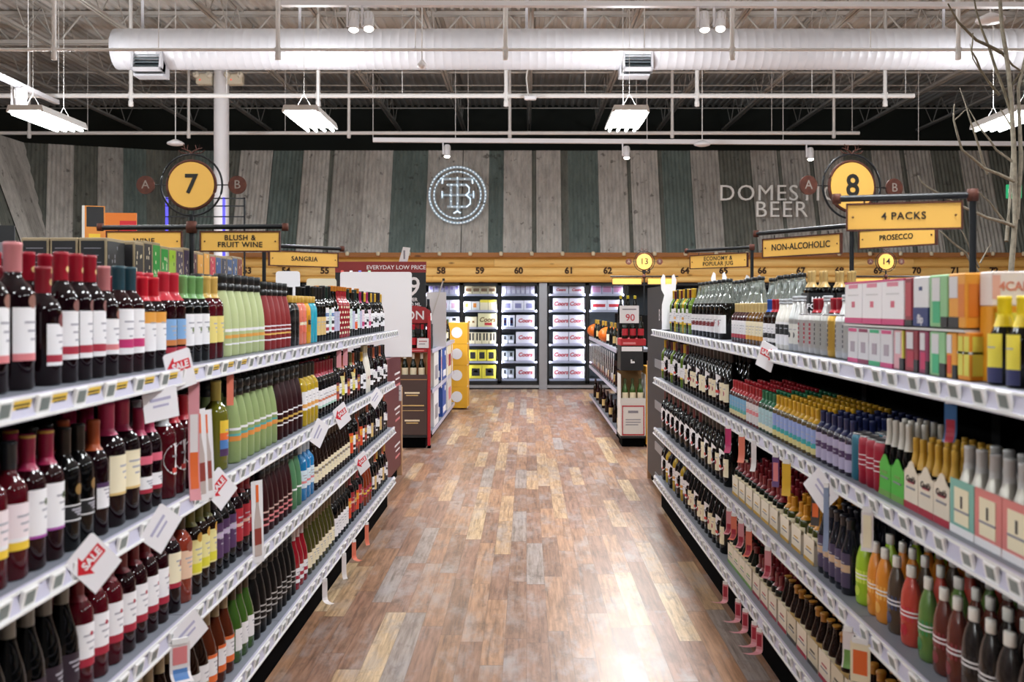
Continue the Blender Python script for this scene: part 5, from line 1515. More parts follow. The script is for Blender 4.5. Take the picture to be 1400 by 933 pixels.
def c_pink(i, y0, y1, x0, dep, z, h):
    retail_carton('wine_carton', f'tall pink and white carton, upper tier, {ordinal(i + 1)} from near end', y0, y1, x0, dep, z, h, K_pinkw, [(0, 1, .95, 1, K_mag), (.25, .75, .84, .93, mat('#e58aa0', .5)), (0, 1, 0, .13, K_mag), (.42, .58, .38, .52, mat('#d7687e', .5)), (.2, .8, .66, .69, K_sil)], 'pink and white cartons')
def c_slim(i, y0, y1, x0, dep, z, h):
    retail_carton('wine_carton', ('pale carton with magenta foot, lower tier, {} from near end', 'pale carton with green foot, lower tier, {} from near end', 'pale carton with plum foot, lower tier, {} from near end')[i % 3].format(ordinal(i + 1)), y0, y1, x0, dep, z, h, K_sil, [(.1, .9, .88, .97, (K_mag, K_grn2, K_plum)[i % 3]), (0, 1, 0, .12, (K_mag, K_grn2, K_plum)[i % 3]), (.3, .7, .3, .6, mat('#a99aa4', .5))], 'pale slim cartons')
UP = Z0 + .128
TB0, TB1 = yr(1344), yr(1172)
tb = thing('tier_board', 'thin clear-edged tier board between the two layers of cartons', 'shelf board', (XF - .005, TB0, Z0 + .118))
obj('board', MB().box(0, .25, 0, TB1 - TB0, .0, .006, M_offwhite), tb)
for q in range(4):
    yy = (TB1 - TB0 - .006) * q / 3
    obj('board_support', MB().box(.22, .25, yy, yy + .006, -.118, 0, M_offwhite), tb)
carton_row(1172, 1256, 3, UP, .135, .12, XF, c_pink)
carton_row(1176, 1240, 4, Z0, .114, .10, XF, c_slim)
def c_one(label, px0, px1, z, h, body, acc, txt=None, tm=None, ts=.02, tz=.5, dep=.13, x0=None, group=None, X=1.115):
    ya, yb = sorted((yr(px0, X), yr(px1, X)))
    retail_carton('wine_carton', label, ya + .002, yb - .002, XF if x0 is None else x0, dep, z, h, body, acc, group, txt, tm, ts, tz)
c_one('dark red fruit carton, upper tier beside the navy and white one', 1257, 1268, UP, .135, K_dkr, [(.1, .9, .2, .9, mat('#b5404a', .5)), (0, 1, 0, .12, M_blackc)])
c_one('white carton with navy foot and flip lettering, upper tier', 1269, 1291, UP, .135, M_white, [(0, 1, 0, .38, mat('#25346e', .5)), (.4, .6, .72, .80, mat('#25346e', .5))], 'flip', L_W, .034, .14)
c_one('pale green cocktail pouch carton, upper tier', 1292, 1318, UP, .136, K_grn, [(.4, .85, .5, .95, K_sil), (.4, .8, .08, .5, K_grn2), (0, .35, 0, .2, M_blackc)])
c_one('orange cocktail carton, upper tier', 1319, 1344, UP, .136, K_or, [(.45, .95, .55, .95, K_sil), (.05, .4, .2, .8, mat('#d9781c', .5)), (.4, 1, 0, .2, M_blackc)])
def near_carton(label, z, h, body, acc, txt=None):
    t = thing('wine_carton', label, 'carton', (1.105, 2.362, z))
    w = .31
    obj('carton_body', MB().bevbox(0, w, 0, .066, 0, h, .0025, body), t)
    k = MB()
    for (a, b_, c, d, m) in acc: k.box(a * w, b_ * w, -.0012, .0, c * h, d * h, m)
    obj('printed_panel', k, t)
    if txt: obj('lettering', text_mesh(txt, .030, mat('#e08a74', .5), .0004, .0006), t, (.062, -.0018, h * .56))
near_carton('pale pinkish four-can carton on top, behind the yellow foil bottles', Z0 + .183, .082, K_4c, [(.0, .06, .2, .9, mat('#e8b0a0', .5))], '4CANS')
near_carton('orange and lime striped can pack under the four-can carton', Z0, .182, mat('#e59a1e', .5), [(.02, .10, .1, .92, K_or2), (.12, .20, .1, .92, K_or2), (.0, .22, .5, .54, M_offwhite), (.25, 1, 0, 1, mat('#e8c02a', .5))])
c_one('pink pouch carton, lower tier', 1241, 1256, Z0, .114, mat('#d9a0a6', .5), [(.3, .8, .4, .95, K_sil), (0, .4, 0, .3, M_blackc), (0, .15, .3, 1, K_or2)])
c_one('wine-red pouch carton, lower tier', 1257, 1276, Z0, .116, K_dkr, [(.35, .85, .55, .95, K_sil), (.3, .8, .1, .5, mat('#b02a40', .5)), (0, .3, 0, .3, M_blackc)])
c_one('magenta pouch carton, lower tier', 1277, 1291, Z0, .116, K_plum, [(.35, .85, .55, .95, K_sil), (.3, .8, .1, .5, mat('#c12a5a', .5)), (0, .3, 0, .3, M_blackc)])
c_one('mint green pouch carton, lower tier', 1292, 1315, Z0, .116, K_grn, [(.4, .85, .5, .95, K_sil), (.4, .8, .06, .5, K_grn2), (0, .35, 0, .3, M_blackc)])
c_one('tangerine pouch carton, lower tier', 1316, 1331, Z0, .116, K_or, [(.45, .95, .55, .95, K_sil), (.5, .9, .1, .5, mat('#d9532c', .5)), (0, .4, 0, .3, M_blackc)])
c_one('orange and lime striped can pack, lower tier', 1332, 1350, Z0, .118, mat('#e08a1e', .5), [(.05, .45, .1, .92, K_or2), (.55, .95, .1, .92, K_or2), (0, 1, .55, .6, M_offwhite)])
make_carriers()

# --- boxed wines standing on the rear shelf of the red wine run
K_kraft = mat('#9c8a6c', .6)
def boxed_wine(label, x0, x1, y0, y1, z0, h, side, front, group, fleck):
    t = thing('boxed_wine', label, 'box', (x0, y0, z0), group=group)
    w, d = x1 - x0, y1 - y0
    obj('carton_body', MB().bevbox(0, w, 0, d, 0, h, .003, K_kraft), t)
    k = MB()
    k.box(.008, w - .008, -.0015, 0, .02, h - .012, front)
    if front is M_blackc:
        for q in range(5):
            k.box(.02, w - .02 - .01 * (q % 2), -.0025, -.0015, h * (.86 - .09 * q), h * (.87 - .09 * q), L_Gr)
    obj('printed_front', k, t)
    s_ = MB().box(w, w + .0015, .006, d - .006, .012, h - .012, side)
    rnd = random.Random(int(y0 * 1000))
    for q in range(12):
        yy, zz_ = .012 + rnd.random() * (d - .034), .03 + rnd.random() * (h - .06)
        s_.box(w + .0015, w + .0022, yy, yy + .006, zz_, zz_ + .014, fleck)
    obj('printed_side', s_, t)
for i, (xa, xb) in enumerate(((-2.03, -1.925), (-1.92, -1.815), (-1.81, -1.705), (-1.70, -1.595))):
    if i:
        boxed_wine(f'black-fronted kraft boxed wine, {ordinal(i)} from the facade corner side', xa, xb, 3.78, 3.955, 1.5655, .30, M_blackc, M_blackc, 'black-fronted boxed wines', L_Gr)
    else:
        boxed_wine('green boxed wine at the outer end of the black boxes', xa, xb, 3.9, 4.05, 1.5655, .285, mat('#3d8a3c', .5), mat('#3d8a3c', .5), None, L_C)
seq = [('#2b2a2e', 'charcoal-sided', 2), ('#2f9140', 'grass-green-sided', 2), ('#9cc437', 'lime-sided', 1), ('#4a3a52', 'dusky purple-sided', 2), ('#5e2734', 'burgundy-sided', 1), ('#e3a23a', 'orange-sided', 2), ('#c23349', 'rose-red-sided', 1), ('#2f4f86', 'blue-sided', 1), ('#1e2a48', 'navy-sided', 1), ('#31507f', 'denim-blue-sided', 2), ('#7e3a30', 'brick-sided', 1)]
y = 3.97
n_of = {}
for hx, nm, cnt in seq:
    for q in range(cnt):
        boxed_wine(f'{nm} kraft boxed wine, {ordinal(q + 1)} of its colour along the rear shelf', -1.668, -1.563, y, y + .089, 1.5655, .298 + .01 * ((len(nm) + q) % 2), mat(hx, .5), mat(hx, .5), 'boxed wines along the rear shelf', L_C if hx != '#9cc437' else M_blackc)
        y += .094
# ------------------------------------------------------------------ set every bottle and can out as a thing of its own
def settle():
    """No two bottles share the same spot: the nearer one stays, the next slides on a little or is left out."""
    keep = []
    ITEMS.sort(key=lambda q: (q['row'], q['y']))
    for it in ITEMS:
        p = PR[it['key']]
        if 'carrier' in it['where']:
            keep.append(it); continue
        for dy in (0, .008, .016, .024, .034):
            hit = False
            for o in keep:
                if abs(o['z'] - it['z']) < .12 and abs(o['y'] - it['y'] - dy) < .13 and o['side'] == it['side']:
                    if math.hypot(o['x'] - it['x'], o['y'] - it['y'] - dy) < PR[o['key']]['r'] + p['r'] + .0008 and 'carrier' not in o['where']:
                        hit = True; break
            if not hit and it['where'] == 'top shelf':
                hit = any(math.hypot(cx - it['x'], cy - it['y'] - dy) < p['r'] + .04 for cx, cy in CUTS)
            if not hit: break
        if not hit and it['y'] + dy + p['r'] < 7.995:
            it['y'] += dy
            keep.append(it)
    ITEMS[:] = keep
CUTS = [(X_at(914, 7.6), 7.62)]
settle()
def set_out():
    groups = {}
    for it in ITEMS:
        p = PR[it['key']]
        groups.setdefault((p['look'], it['where'], it['side'], it['row']), []).append(it)
    ROWN = ('front row', 'second row', 'third row', 'fourth row', 'back row')
    rnd = random.Random(3)
    for (look, where, side, row), its in groups.items():
        its.sort(key=lambda q: (q['y'], q['x']))
        for i, it in enumerate(its):
            p = PR[it['key']]
            near = (row == 0 and it['y'] < 6.6) or (row == 1 and it['y'] < 3.6) or (row > 1 and it['y'] < 2.6)
            seg = 26 if it['y'] < 3.2 else 18 if it['y'] < 5 else 14
            me = product_meshes(it['key'], not near, seg)
            rz = (0 if side == 'left' else PI) + (rnd.random() - .5) * .4
            if it['rot'] is not None: rz = it['rot']
            lab_ = f"{look}, {ordinal(i + 1)} of {ROWN[min(row, 4)]}, {side} {where}"
            o = obj(p['name'], me[0], None, (it['x'], it['y'], it['z']), (0, 0, rz), lab_, p['cat'], f"{look}s on the {side} {where}")
            if near:
                obj('lid' if p['shape'] in ('can', 'jar') else 'cap', me[1], o)
                if me[2]: obj('label', me[2], o)
set_out()

# ------------------------------------------------------------------ endcaps at the far end of the two runs
M_maroon = mat('#5e1a22', .5); M_woodedge = wood_material('endcap_wood', '#a77f5f', '#c79f7d', '#6a4a34', (8, 8, 1.5))
ec = thing('endcap_display', 'maroon endcap closing the far end of the red wine run', 'display', (-1.2, 8.1, 0))
obj('side_panel', MB().box(-.02, 0, 0, 1.38, .10, 1.15, M_maroon).box(-.8, -.02, .02, 1.36, .10, 1.12, M_maroon), ec)
obj('plinth', MB().box(-.78, -.03, .03, 1.35, 0, .10, M_black), ec)
obj('corner_post', MB().box(-.055, .012, 1.38, 1.43, 0, .84, M_woodedge), ec)
pt = MB()
for z in (.32, .66, .98):
    pt.box(.0, .0012, .95, 1.32, z, z + .018, L_W); pt.box(.0, .0012, 1.02, 1.30, z - .05, z - .035, L_W); pt.box(.0, .0012, 1.0, 1.32, z - .11, z - .09, L_P)
obj('printed_lines', pt, ec)
pc = thing('price_card', 'small white price card clipped to the maroon endcap corner', 'card', (-1.235, 9.36, .72))
obj('card', MB().box(0, .06, 0, .003, 0, .15, M_white), pc)
obj('printed_lines', MB().box(.01, .05, -.001, 0, .09, .10, L_Gr).box(.01, .04, -.001, 0, .05, .06, L_Gr), pc)
def board(label, px0, px1, py0, py1, d, cardm=M_white, zb=None):
    x0, x1, z1 = X_at(px0, d), X_at(px1, d), Z_at(py0, d)
    z0 = Z_at(py1, d) if zb is None else zb
    t = thing('blank_board', label, 'board', (x0, d, z0))
    w, h = x1 - x0, z1 - z0
    r = .02
    pts = [(0, 0), (w, 0), (w, h - r), (w - r * .3, h - r * .3), (w - r, h), (r, h), (r * .3, h - r * .3), (0, h - r)]
    obj('card', MB().prism(pts, 0, .006, cardm, 'xz'), t)
    obj('easel_strut', MB().prism([(w * .45, 0), (w * .55, 0), (w * .52, h * .7), (w * .48, h * .7)], .006, .012, cardm, 'xz'), t)
    return t
board('large blank white board standing on the maroon endcap', 465, 563, 372, 470, 9.0, M_white, 1.152)
board('smaller blank white board behind the rosy frosted bottles', 377, 410, 371, 420, 7.6, M_white, 1.57)
board('beige blank board peeping over the orange-topped bottles', 419, 460, 381, 420, 7.8, mat('#d8cfb9', .6), 1.57)
ec = thing('endcap_display', 'black endcap with grey bracket plates closing the jug run', 'display', (1.13, 8.1, 0))
obj('side_panel', MB().box(0, .02, 0, 1.2, .08, 1.78, mat('#12151c', .5)).box(.02, .85, .02, 1.18, .08, 1.76, M_black), ec)
obj('plinth', MB().box(.03, .8, .03, 1.17, 0, .08, M_black), ec)
obj('corner_post', MB().box(.0, .07, 1.2, 1.25, 0, 1.1, M_woodedge), ec)
for z in (1.08, .72, .36, .09):
    pl_ = obj('bracket_plate', MB().box(-.008, 0, .05, .62, z, z + .07, mat('#8d8f96', .4, .3)), ec)
obj('lettering', text_mesh('B', .14, L_W, .0006), ec, (-.003, .35, 1.53), (0, 0, -PI / 2))

# white bottle-shaped cutouts on the jug run
def cutout(label, px, py, d, s=1.0):
    t = thing('bottle_cutout', label, 'card', (X_at(px, d), d, 1.43))
    zt = Z_at(py, d) - 1.43
    pts = [(-.05, 0), (.05, 0), (.05, zt * .45), (.032, zt * .62)]
    prong = [(.055, zt * .72), (.06, zt * .9), (.042, zt), (.026, zt * .97), (.024, zt * .82), (-.024, zt * .82), (-.026, zt * .97), (-.042, zt), (-.06, zt * .9), (-.055, zt * .72), (-.032, zt * .62), (-.05, zt * .45)]
    obj('card', MB().prism([(a * s, b) for a, b in pts + prong], 0, .005, M_white, 'xz'), t)
    obj('foot', MB().box(-.05, .05, .005, .05, 0, .004, M_white), t)
for px, py, d, w in ((914, 375, 7.6, 'above the maroon-capped slanted wines'), (983, 372, 7.55, 'before the economy jug sign panel'), (1030, 376, 6.41, 'split by the black jug sign post'), (1081, 377, 5.5, 'beside the black four-pack carriers')):
    cutout('white forked bottle cutout card ' + w, px, py, d)

# ------------------------------------------------------------------ distant runs beyond the cross aisle
M_brownbox = mat('#4c3a36', .6); M_redbox = mat('#b01e28', .5); M_bluebox = mat('#2c4f9e', .5); M_yelbox = mat('#e3a92c', .5); M_kpl = mat('#b98f5e', .6)
def run_unit(label, xf, sgn, y0, y1, levels):
    t = thing('shelving_unit', label, 'shelf', (xf, y0, 0))
    L = y1 - y0
    def bx(b, a, c, ya, yb, z0, z1, m):
        p, q = sorted((sgn * a, sgn * c)); return b.box(p, q, ya, yb, z0, z1, m)
    obj('kick_base', bx(MB(), .05, .44, 0, L, 0, .10, M_black), t)
    obj('back_panel', bx(MB(), .44, .46, 0, L, .10, 1.5, M_black), t)
    for z in levels:
        obj('shelf', bx(bx(MB(), .0, .44, 0, L, z - .03, z, M_shelf), -.004, .0, 0, L, z - .045, z + .004, M_lip), t)
    return t
run_unit('distant shelf run past the red-capped wine endcap, blue and yellow cartons on it', -1.12, -1, 11.8, 15.45, (.13, .62, 1.10))
run_unit('distant shelf run with tilted white bottle tags past the bordered endcap', 1.07, 1, 11.85, 17.0, (.13, .62, 1.10))
def crate(name, label, x0, x1, y0, y1, z0, z1, body, acc=(), txt=None, tm=None, ts=.05, side=0, group=None):
    t = thing(name, label, 'carton', (x0, y0, z0), group=group)
    w, d, h = x1 - x0, y1 - y0, z1 - z0
    obj('carton_body', MB().bevbox(0, w, 0, d, 0, h, .004, body), t)
    if acc:
        k = MB()
        for (a, b_, c, e, m) in acc:
            k.box(a * w, b_ * w, -.002, 0, c * h, e * h, m)
            if side:
                xx = w if side > 0 else 0
                k.box(xx - .002, xx + .002, a * d, b_ * d, c * h, e * h, m)
        obj('printed_panel', k, t)
    if txt: obj('lettering', text_mesh(txt, ts, tm, .0005), t, (w / 2, -.003, h * .55))
    return t
# end of the distant red-capped wine run
XL0, XL1 = -1.47, -1.13
t = thing('display_plinth', 'black plinth under the dark brown wine cartons', 'plinth', (XL0, 11.3, 0))
obj('base', MB().box(0, .32, .03, .45, 0, .12, M_black), t); obj('top_board', MB().box(-.01, .34, 0, .47, .12, .148, M_dark), t)
crate('wine_carton', 'dark brown wine carton on the black plinth, lower of two', XL0, XL1 + .0, 11.3, 11.72, .149, .462, M_brownbox, [(.1, .9, .88, .9, L_K), (.3, .7, .42, .46, L_K), (.25, .75, .5, .56, L_C)])
crate('wine_carton', 'dark brown wine carton, upper of two under the pale-capped wines', XL0, XL1 + .0, 11.3, 11.72, .463, .775, M_brownbox, [(.1, .9, .05, .09, L_K), (.3, .7, .42, .46, L_K), (.25, .75, .5, .56, L_C)])
t = thing('display_tray', 'open carton tray holding the pale-capped wines', 'tray', (XL0, 11.3, .776))
obj('tray_base', MB().box(0, .34, 0, .42, 0, .008, M_kpl), t); obj('tray_wall', MB().box(0, .34, 0, .006, .008, .06, M_brownbox).box(0, .006, .006, .42, .008, .24, M_kpl).box(.334, .34, .006, .42, .008, .24, M_kpl).box(0, .34, .414, .42, .008, .29, M_kpl), t)
t = thing('display_post', 'narrow red upright at the corner of the wine endcap', 'post', (-1.125, 11.3, 0))
obj('post', MB().box(0, .03, 0, .06, 0, 1.50, M_redbox), t); obj('post_foot', MB().box(-.002, .034, -.004, .064, 0, .03, M_black), t)
def far_bottle(name, label, x, y, z, h, glass, cap, lb, group, z0=.76, r=.038):
    key = ('far', glass.name, cap.name, lb.name if lb else '', h, z0, r)
    if key not in _pm:
        _pm[key] = build_product(dict(name=name, h=h, r=r, shape='burg', glass=glass, cap=cap, z0=z0, label=lab(.14, .44, lb, 80, (), None, 0) if lb else None), True, 12)
    return obj(name, _pm[key][0], None, (x, y, z), (0, 0, -PI / 2 + .2), label, 'bottle', group)
for i in range(3):
    far_bottle('wine_bottle', f'pale-capped dark wine in the open brown tray, {ordinal(i + 1)} from the maroon endcap', XL0 + .08 + i * .095, 11.37, .785, .29, G_GREEN, caps('#d9d2c4'), L_C, 'pale-capped wines in the tray')
crate('display_shelf', 'red carton shelf carrying the red-capped wines', XL0, XL1, 11.3, 11.72, 1.09, 1.135, M_redbox, [(.1, .9, .3, .6, L_P)])
for i in range(3):
    far_bottle('wine_bottle', f'red-capped wine with red label on the red shelf, {ordinal(i + 1)} from the maroon endcap', XL0 + .08 + i * .10, 11.36, 1.136, .27, G_GREEN, caps('#c01630'), mat('#c01e2c', .5), 'red-capped wines on the red shelf')
for i in range(4):
    far_bottle('wine_bottle', f'crimson-capped dark wine, {ordinal(i + 1)} along the distant top shelf', -1.21, 12.18 + .1 * i, 1.101, .29, G_BLACK, caps('#a51a2c'), None, 'crimson-capped wines on the distant shelf')
for i in range(9):
    far_bottle('wine_bottle', f'mixed dark wine, {ordinal(i + 1)} along the distant top shelf past the crimson caps', -1.20, 12.70 + .30 * i, 1.101, .28 + .02 * (i % 3), (G_BLACK, G_GREEN, mat('#a8b02a', .1), G_BROWN)[i % 4], caps(('#9c8a3a', '#7a1a2c', '#3a5a2a')[i % 3]), (L_W, L_C, None)[i % 3], 'mixed wines on the distant shelf')
for i in range(3):
    far_bottle('wine_bottle', f'tall wine standing behind the red header, {ordinal(i + 1)} from the price board', -1.16 + .075 * (i - 1) - .1, 12.0, 1.40, .30, (G_BLACK, G_GREEN, G_BLACK)[i], caps(('#8e1428', '#b5a86a', '#1c2a3c')[i]), (L_W, L_C, L_W)[i], 'tall wines behind the red header')
t = thing('shelf_riser', 'low dark riser lifting the tall wines behind the red header', 'riser', (-1.40, 11.9, 1.101))
obj('riser_top', MB().box(0, .26, 0, .2, .285, .298, M_dark), t)
for q in (0, .25): obj('riser_leg', MB().box(q, q + .01, 0, .2, 0, .285, M_dark), t)
# price board
t = thing('price_board', 'black price board with maroon everyday low price header', 'sign', (-2.196, 11.42, 1.30))
obj('board', MB().box(0, 1.04, 0, .012, 0, .82, mat('#1b1f22', .5)), t)
hd = obj('header', MB().box(0, 1.045, -.006, 0, .70, .825, mat('#8e2a2c', .5)), t)
obj('lettering', text_mesh('EVERYDAY LOW PRICE', .066, L_W, .001, .001), hd, (.70, -.008, .757))
obj('lettering', text_mesh('9', .30, L_W, .001, .002, .95), t, (.905, -.002, .53))
obj('lettering', text_mesh('PER\n750 ML', .055, L_W, .001, .001), t, (.90, -.002, .36))
obj('lettering', text_mesh('IN', .09, mat('#7a2a2c', .5), .001, .002), t, (.91, -.002, .25))
obj('lettering', text_mesh('N', .20, mat('#8e2a2c', .5), .001, .006), t, (.90, -.002, .12))
t = thing('red_header', 'rounded maroon header card above the red-capped wines', 'sign', (-1.66, 11.36, 1.42))
obj('card', MB().prism([(0, 0), (.56, 0), (.56, .14), (.50, .18), (.40, .2), (0, .2)], 0, .01, mat('#9c2228', .5), 'xz'), t)
obj('lettering', text_mesh('ON', .14, L_W, .001, .002), t, (.385, -.002, .085))
pc = thing('price_card', 'white price card on the red shelf of the far wine endcap', 'card', (-1.24, 11.285, 1.14))
obj('card', MB().box(0, .13, 0, .004, 0, .11, M_white), pc); obj('printed_lines', MB().box(.02, .11, -.001, 0, .07, .08, L_R).box(.02, .09, -.001, 0, .04, .05, L_Gr), pc)
t = thing('blank_board', 'pale card standing behind the tall wines, before the coolers', 'board', (X_at(583, 12.6), 12.6, 1.104))
obj('card', MB().box(0, .25, 0, .005, 0, Z_at(400, 12.6) - 1.101, M_white), t); obj('easel_strut', MB().box(.1, .14, .005, .05, 0, .2, M_white), t)
t = thing('leaning_strip', 'thin pale strip leaning up from the pale card', 'strip', (X_at(590, 12.4), 12.4, 1.5))
obj('strip', MB().prism([(0, 0), (.015, 0), (.155, .44), (.14, .445)], 0, .006, M_offwhite, 'xz'), t); obj('clip', MB().box(.135, .165, -.004, .01, .43, .46, M_dark), t)
t = thing('price_flag', 'small white card sticking up above the price board', 'card', (X_at(545, 11.43), 11.43, 2.115))
obj('card', MB().prism([(0, 0), (.10, 0), (.135, .17), (.05, .18)], 0, .004, M_white, 'xz'), t); obj('printed_lines', MB().box(.055, .075, -.001, 0, .04, .14, L_Gr), t)
for i, (hx, w) in enumerate((('#b33a30', 'red'), ('#cfd0d6', 'pale grey'), ('#4b4fb0', 'violet blue'), ('#8fbf95', 'mint green'))):
    px = (468, 480, 492, 505)[i]
    t = thing('display_bottle', f'{w} bottle top poking up behind the large blank board', 'bottle', (X_at(px, 9.25), 9.25, 1.152))
    obj('neck', MB().lathe([(.001, 0), (.036, 0), (.036, .55), (.014, .70)], 12, mat(hx, .4)), t)
    obj('cap', MB().lathe([(.015, .69), (.016, .70), (.014, .79), (.001, .79)], 12, mat(hx, .4)), t)
# cartons on the distant run
for i in range(2):
    crate('wine_carton', ('blue carton low on the distant shelf, lower of two', 'blue carton low on the distant shelf, upper of two')[i], -1.52, -1.125, 13.35, 13.9, .131 + i * .49, .57 + i * .48, M_bluebox, [(.1, .9, .1, .3, L_W), (.6, .85, .75, .9, L_W)], side=1)
for i in range(2):
    crate('wine_carton', ('white carton standing on the lowest distant shelf', 'grey-white carton above the lowest distant shelf carton')[i], -1.50, -1.128, 12.15, 12.75, .131 + i * .49, .57 + i * .48, (M_white, M_offwhite)[i], [(.2, .8, .2, .6, L_Gr)], side=1)
crate('wine_carton', 'white flat carton beside the blue cartons', -1.50, -1.125, 14.2, 14.9, .131, .57, M_offwhite, [(.2, .8, .3, .7, L_P)], side=1)
crate('wine_carton', 'cream carton above the white flat carton', -1.50, -1.125, 14.2, 14.9, .621, 1.05, L_C, [(.2, .8, .3, .7, L_R)], side=1)
for i in range(4):
    z0 = .02 + i * .335
    crate('beer_carton', f'yellow carton with white round emblem, {("bottom", "second", "third", "top")[i]} of the far stack', X_at(608, 15.6), X_at(639, 15.6), 15.6, 16.1, z0, z0 + .333, M_yelbox, [(.0, .3, .0, .05, L_W)], None, None, .05, 1, 'yellow carton stack')
    o = obj('round_emblem', MB().lathe([(.001, 0), (.085, 0), (.085, -.003), (.001, -.003)], 20, L_W, axis='y', smooth=False), bpy.data.objects[[q.name for q in C.objects if q.name.startswith('beer_carton')][-1]], (.19, -.001, .18))
# white hanging cards along the left distant run
for i in range(3):
    y = 12.95 + .95 * i
    t = thing('shelf_banner', f'long white card hanging from the distant top shelf, {ordinal(i + 1)} past the wine endcap', 'card', (-1.113, y, .55))
    obj('card', MB().box(0, .003, 0, .10, 0, .50, M_white), t); obj('printed_panel', MB().box(.003, .0038, .02, .08, .25, .4, L_P), t)
# distant endcap on the other side
XR0, XR1 = 1.075, 1.365
t = thing('display_plinth', 'black plinth under the red-bordered white carton', 'plinth', (XR0, 11.4, 0))
obj('base', MB().box(.02, .27, .03, .42, 0, .10, M_black), t); obj('top_board', MB().box(0, .29, 0, .44, .10, .125, M_dark), t)
crate('wine_carton', 'white carton with red border above the far black plinth', XR0, XR1, 11.4, 11.8, .126, .49, M_offwhite, [(.06, .94, .02, .06, M_redbox), (.06, .94, .92, .96, M_redbox), (.06, .10, .06, .92, M_redbox), (.90, .94, .06, .92, M_redbox), (.3, .7, .72, .8, L_Gr), (.2, .8, .5, .53, L_Gr), (.2, .8, .42, .45, L_Gr), (.2, .7, .34, .37, L_Gr)])
t = thing('display_tray', 'open white tray of pale-labelled wines over the bordered carton', 'tray', (XR0, 11.4, .491))
obj('tray_base', MB().box(0, .29, 0, .4, 0, .008, M_offwhite), t); obj('tray_wall', MB().box(0, .29, 0, .006, .008, .07, M_offwhite).box(0, .006, .006, .4, .008, .34, M_offwhite).box(.284, .29, .006, .4, .008, .34, M_offwhite).box(0, .29, .394, .4, .008, .36, M_kpl), t)
for i in range(3):
    far_bottle('wine_bottle', f'pale-labelled green wine in the open white tray, {ordinal(i + 1)} from the aisle', XR0 + .055 + i * .088, 11.46, .50, .28, G_LEAF, caps('#3a4a2a'), L_C, 'wines in the open white tray')
crate('wine_carton', 'black carton with small red-white emblem on the far endcap', XR0, XR1 - .03, 11.4, 11.78, .875, 1.16, M_blackc, [(.45, .62, .30, .45, L_W), (.5, .62, .38, .45, M_redbox), (.05, .95, .78, .96, L_W)])
crate('display_shelf', 'red carton shelf under the red-labelled wines of the far endcap', XR0, XR1, 11.4, 11.78, 1.161, 1.24, M_redbox, [(.1, .6, .2, .5, L_P)])
for i in range(3):
    far_bottle('wine_bottle', f'red-labelled dark wine on the far red shelf, {ordinal(i + 1)} from the aisle', XR0 + .055 + i * .09, 11.46, 1.241, .26, G_GREEN, caps('#16221a'), mat('#b01e2c', .5), 'red-labelled wines on the far red shelf')
t = thing('price_sign', 'white card with red ninety above the far red-labelled wines', 'sign', (XR0, 11.395, 1.42))
obj('card', MB().box(-.01, .21, 0, .006, 0, .20, M_white), t); obj('lettering', text_mesh('90', .11, M_coors, .001, .001), t, (.11, -.002, .06)); obj('printed_lines', MB().box(.02, .18, -.001, 0, .15, .165, L_Gr), t)
for i in range(3):
    far_bottle('wine_bottle', f'yellow-topped dark wine behind the ninety card, {ordinal(i + 1)} from the aisle', XR0 + .05 + i * .085, 11.9, 1.42, .32, G_BLACK, caps('#c9c02c'), None, 'yellow-topped wines behind the card', .88)
t = thing('shelf_riser', 'low dark riser under the yellow-topped wines', 'riser', (1.09, 11.84, 1.101))
obj('riser_top', MB().box(0, .3, 0, .14, .305, .318, M_dark), t)
for q in (0, .29): obj('riser_leg', MB().box(q, q + .01, 0, .14, 0, .305, M_dark), t)
t = thing('display_post', 'yellow upright strip at the corner of the bordered endcap', 'post', (1.37, 11.4, 0))
obj('post', MB().box(0, .05, 0, .38, 0, .92, M_yelbox), t); obj('post_foot', MB().box(-.002, .054, -.004, .384, 0, .03, M_black), t)
for i in range(16):
    y = 12.0 + .3 * i
    far_bottle('wine_bottle', f'dark wine with white tag, {ordinal(i + 1)} along the middle of the far shelf run', 1.13, y, .621, .30, (G_BLACK, G_WINE, G_BROWN)[i % 3], caps(('#3a1a1c', '#2a2a2c')[i % 2]), (L_W, None, L_K)[i % 3], 'dark wines on the middle of the far run')
    if i % 2 == 0:
        far_bottle('rose_bottle', f'plum-red wine, {ordinal(i // 2 + 1)} along the lowest far shelf', 1.13, y + .1, .131, .30, (G_WINE, G_BROWN)[(i // 2) % 2], caps('#3a2a2c'), (L_K, None)[(i // 2) % 2], 'plum-red wines on the lowest far shelf')
    t = thing('hang_tag', f'tilted white bottle tag, {ordinal(i + 1)} along the far shelf run', 'tag', (1.062, y + .12, .66 + .0 * i), group='tilted white bottle tags')
    obj('card', MB().prism([(0, .36), (.05, .38), (.16, .02), (.11, 0)], -.003, .0, M_white, 'yz'), t)
    obj('printed_panel', MB().prism([(.105, .05), (.15, .065), (.158, .03), (.113, .012)], -.0042, -.003, L_R, 'yz'), t)
for i in range(9):
    far_bottle('wine_bottle', f'dark bottle on the far top shelf, {ordinal(i + 1)} past the ninety card', 1.13, 12.2 + .5 * i, 1.101, .30, (G_BLACK, G_GREEN)[i % 2], caps(('#c9a03c', '#222')[0] if i % 3 else '#23262a'), (L_C, L_K, None)[i % 3], 'dark bottles on the far top shelf')
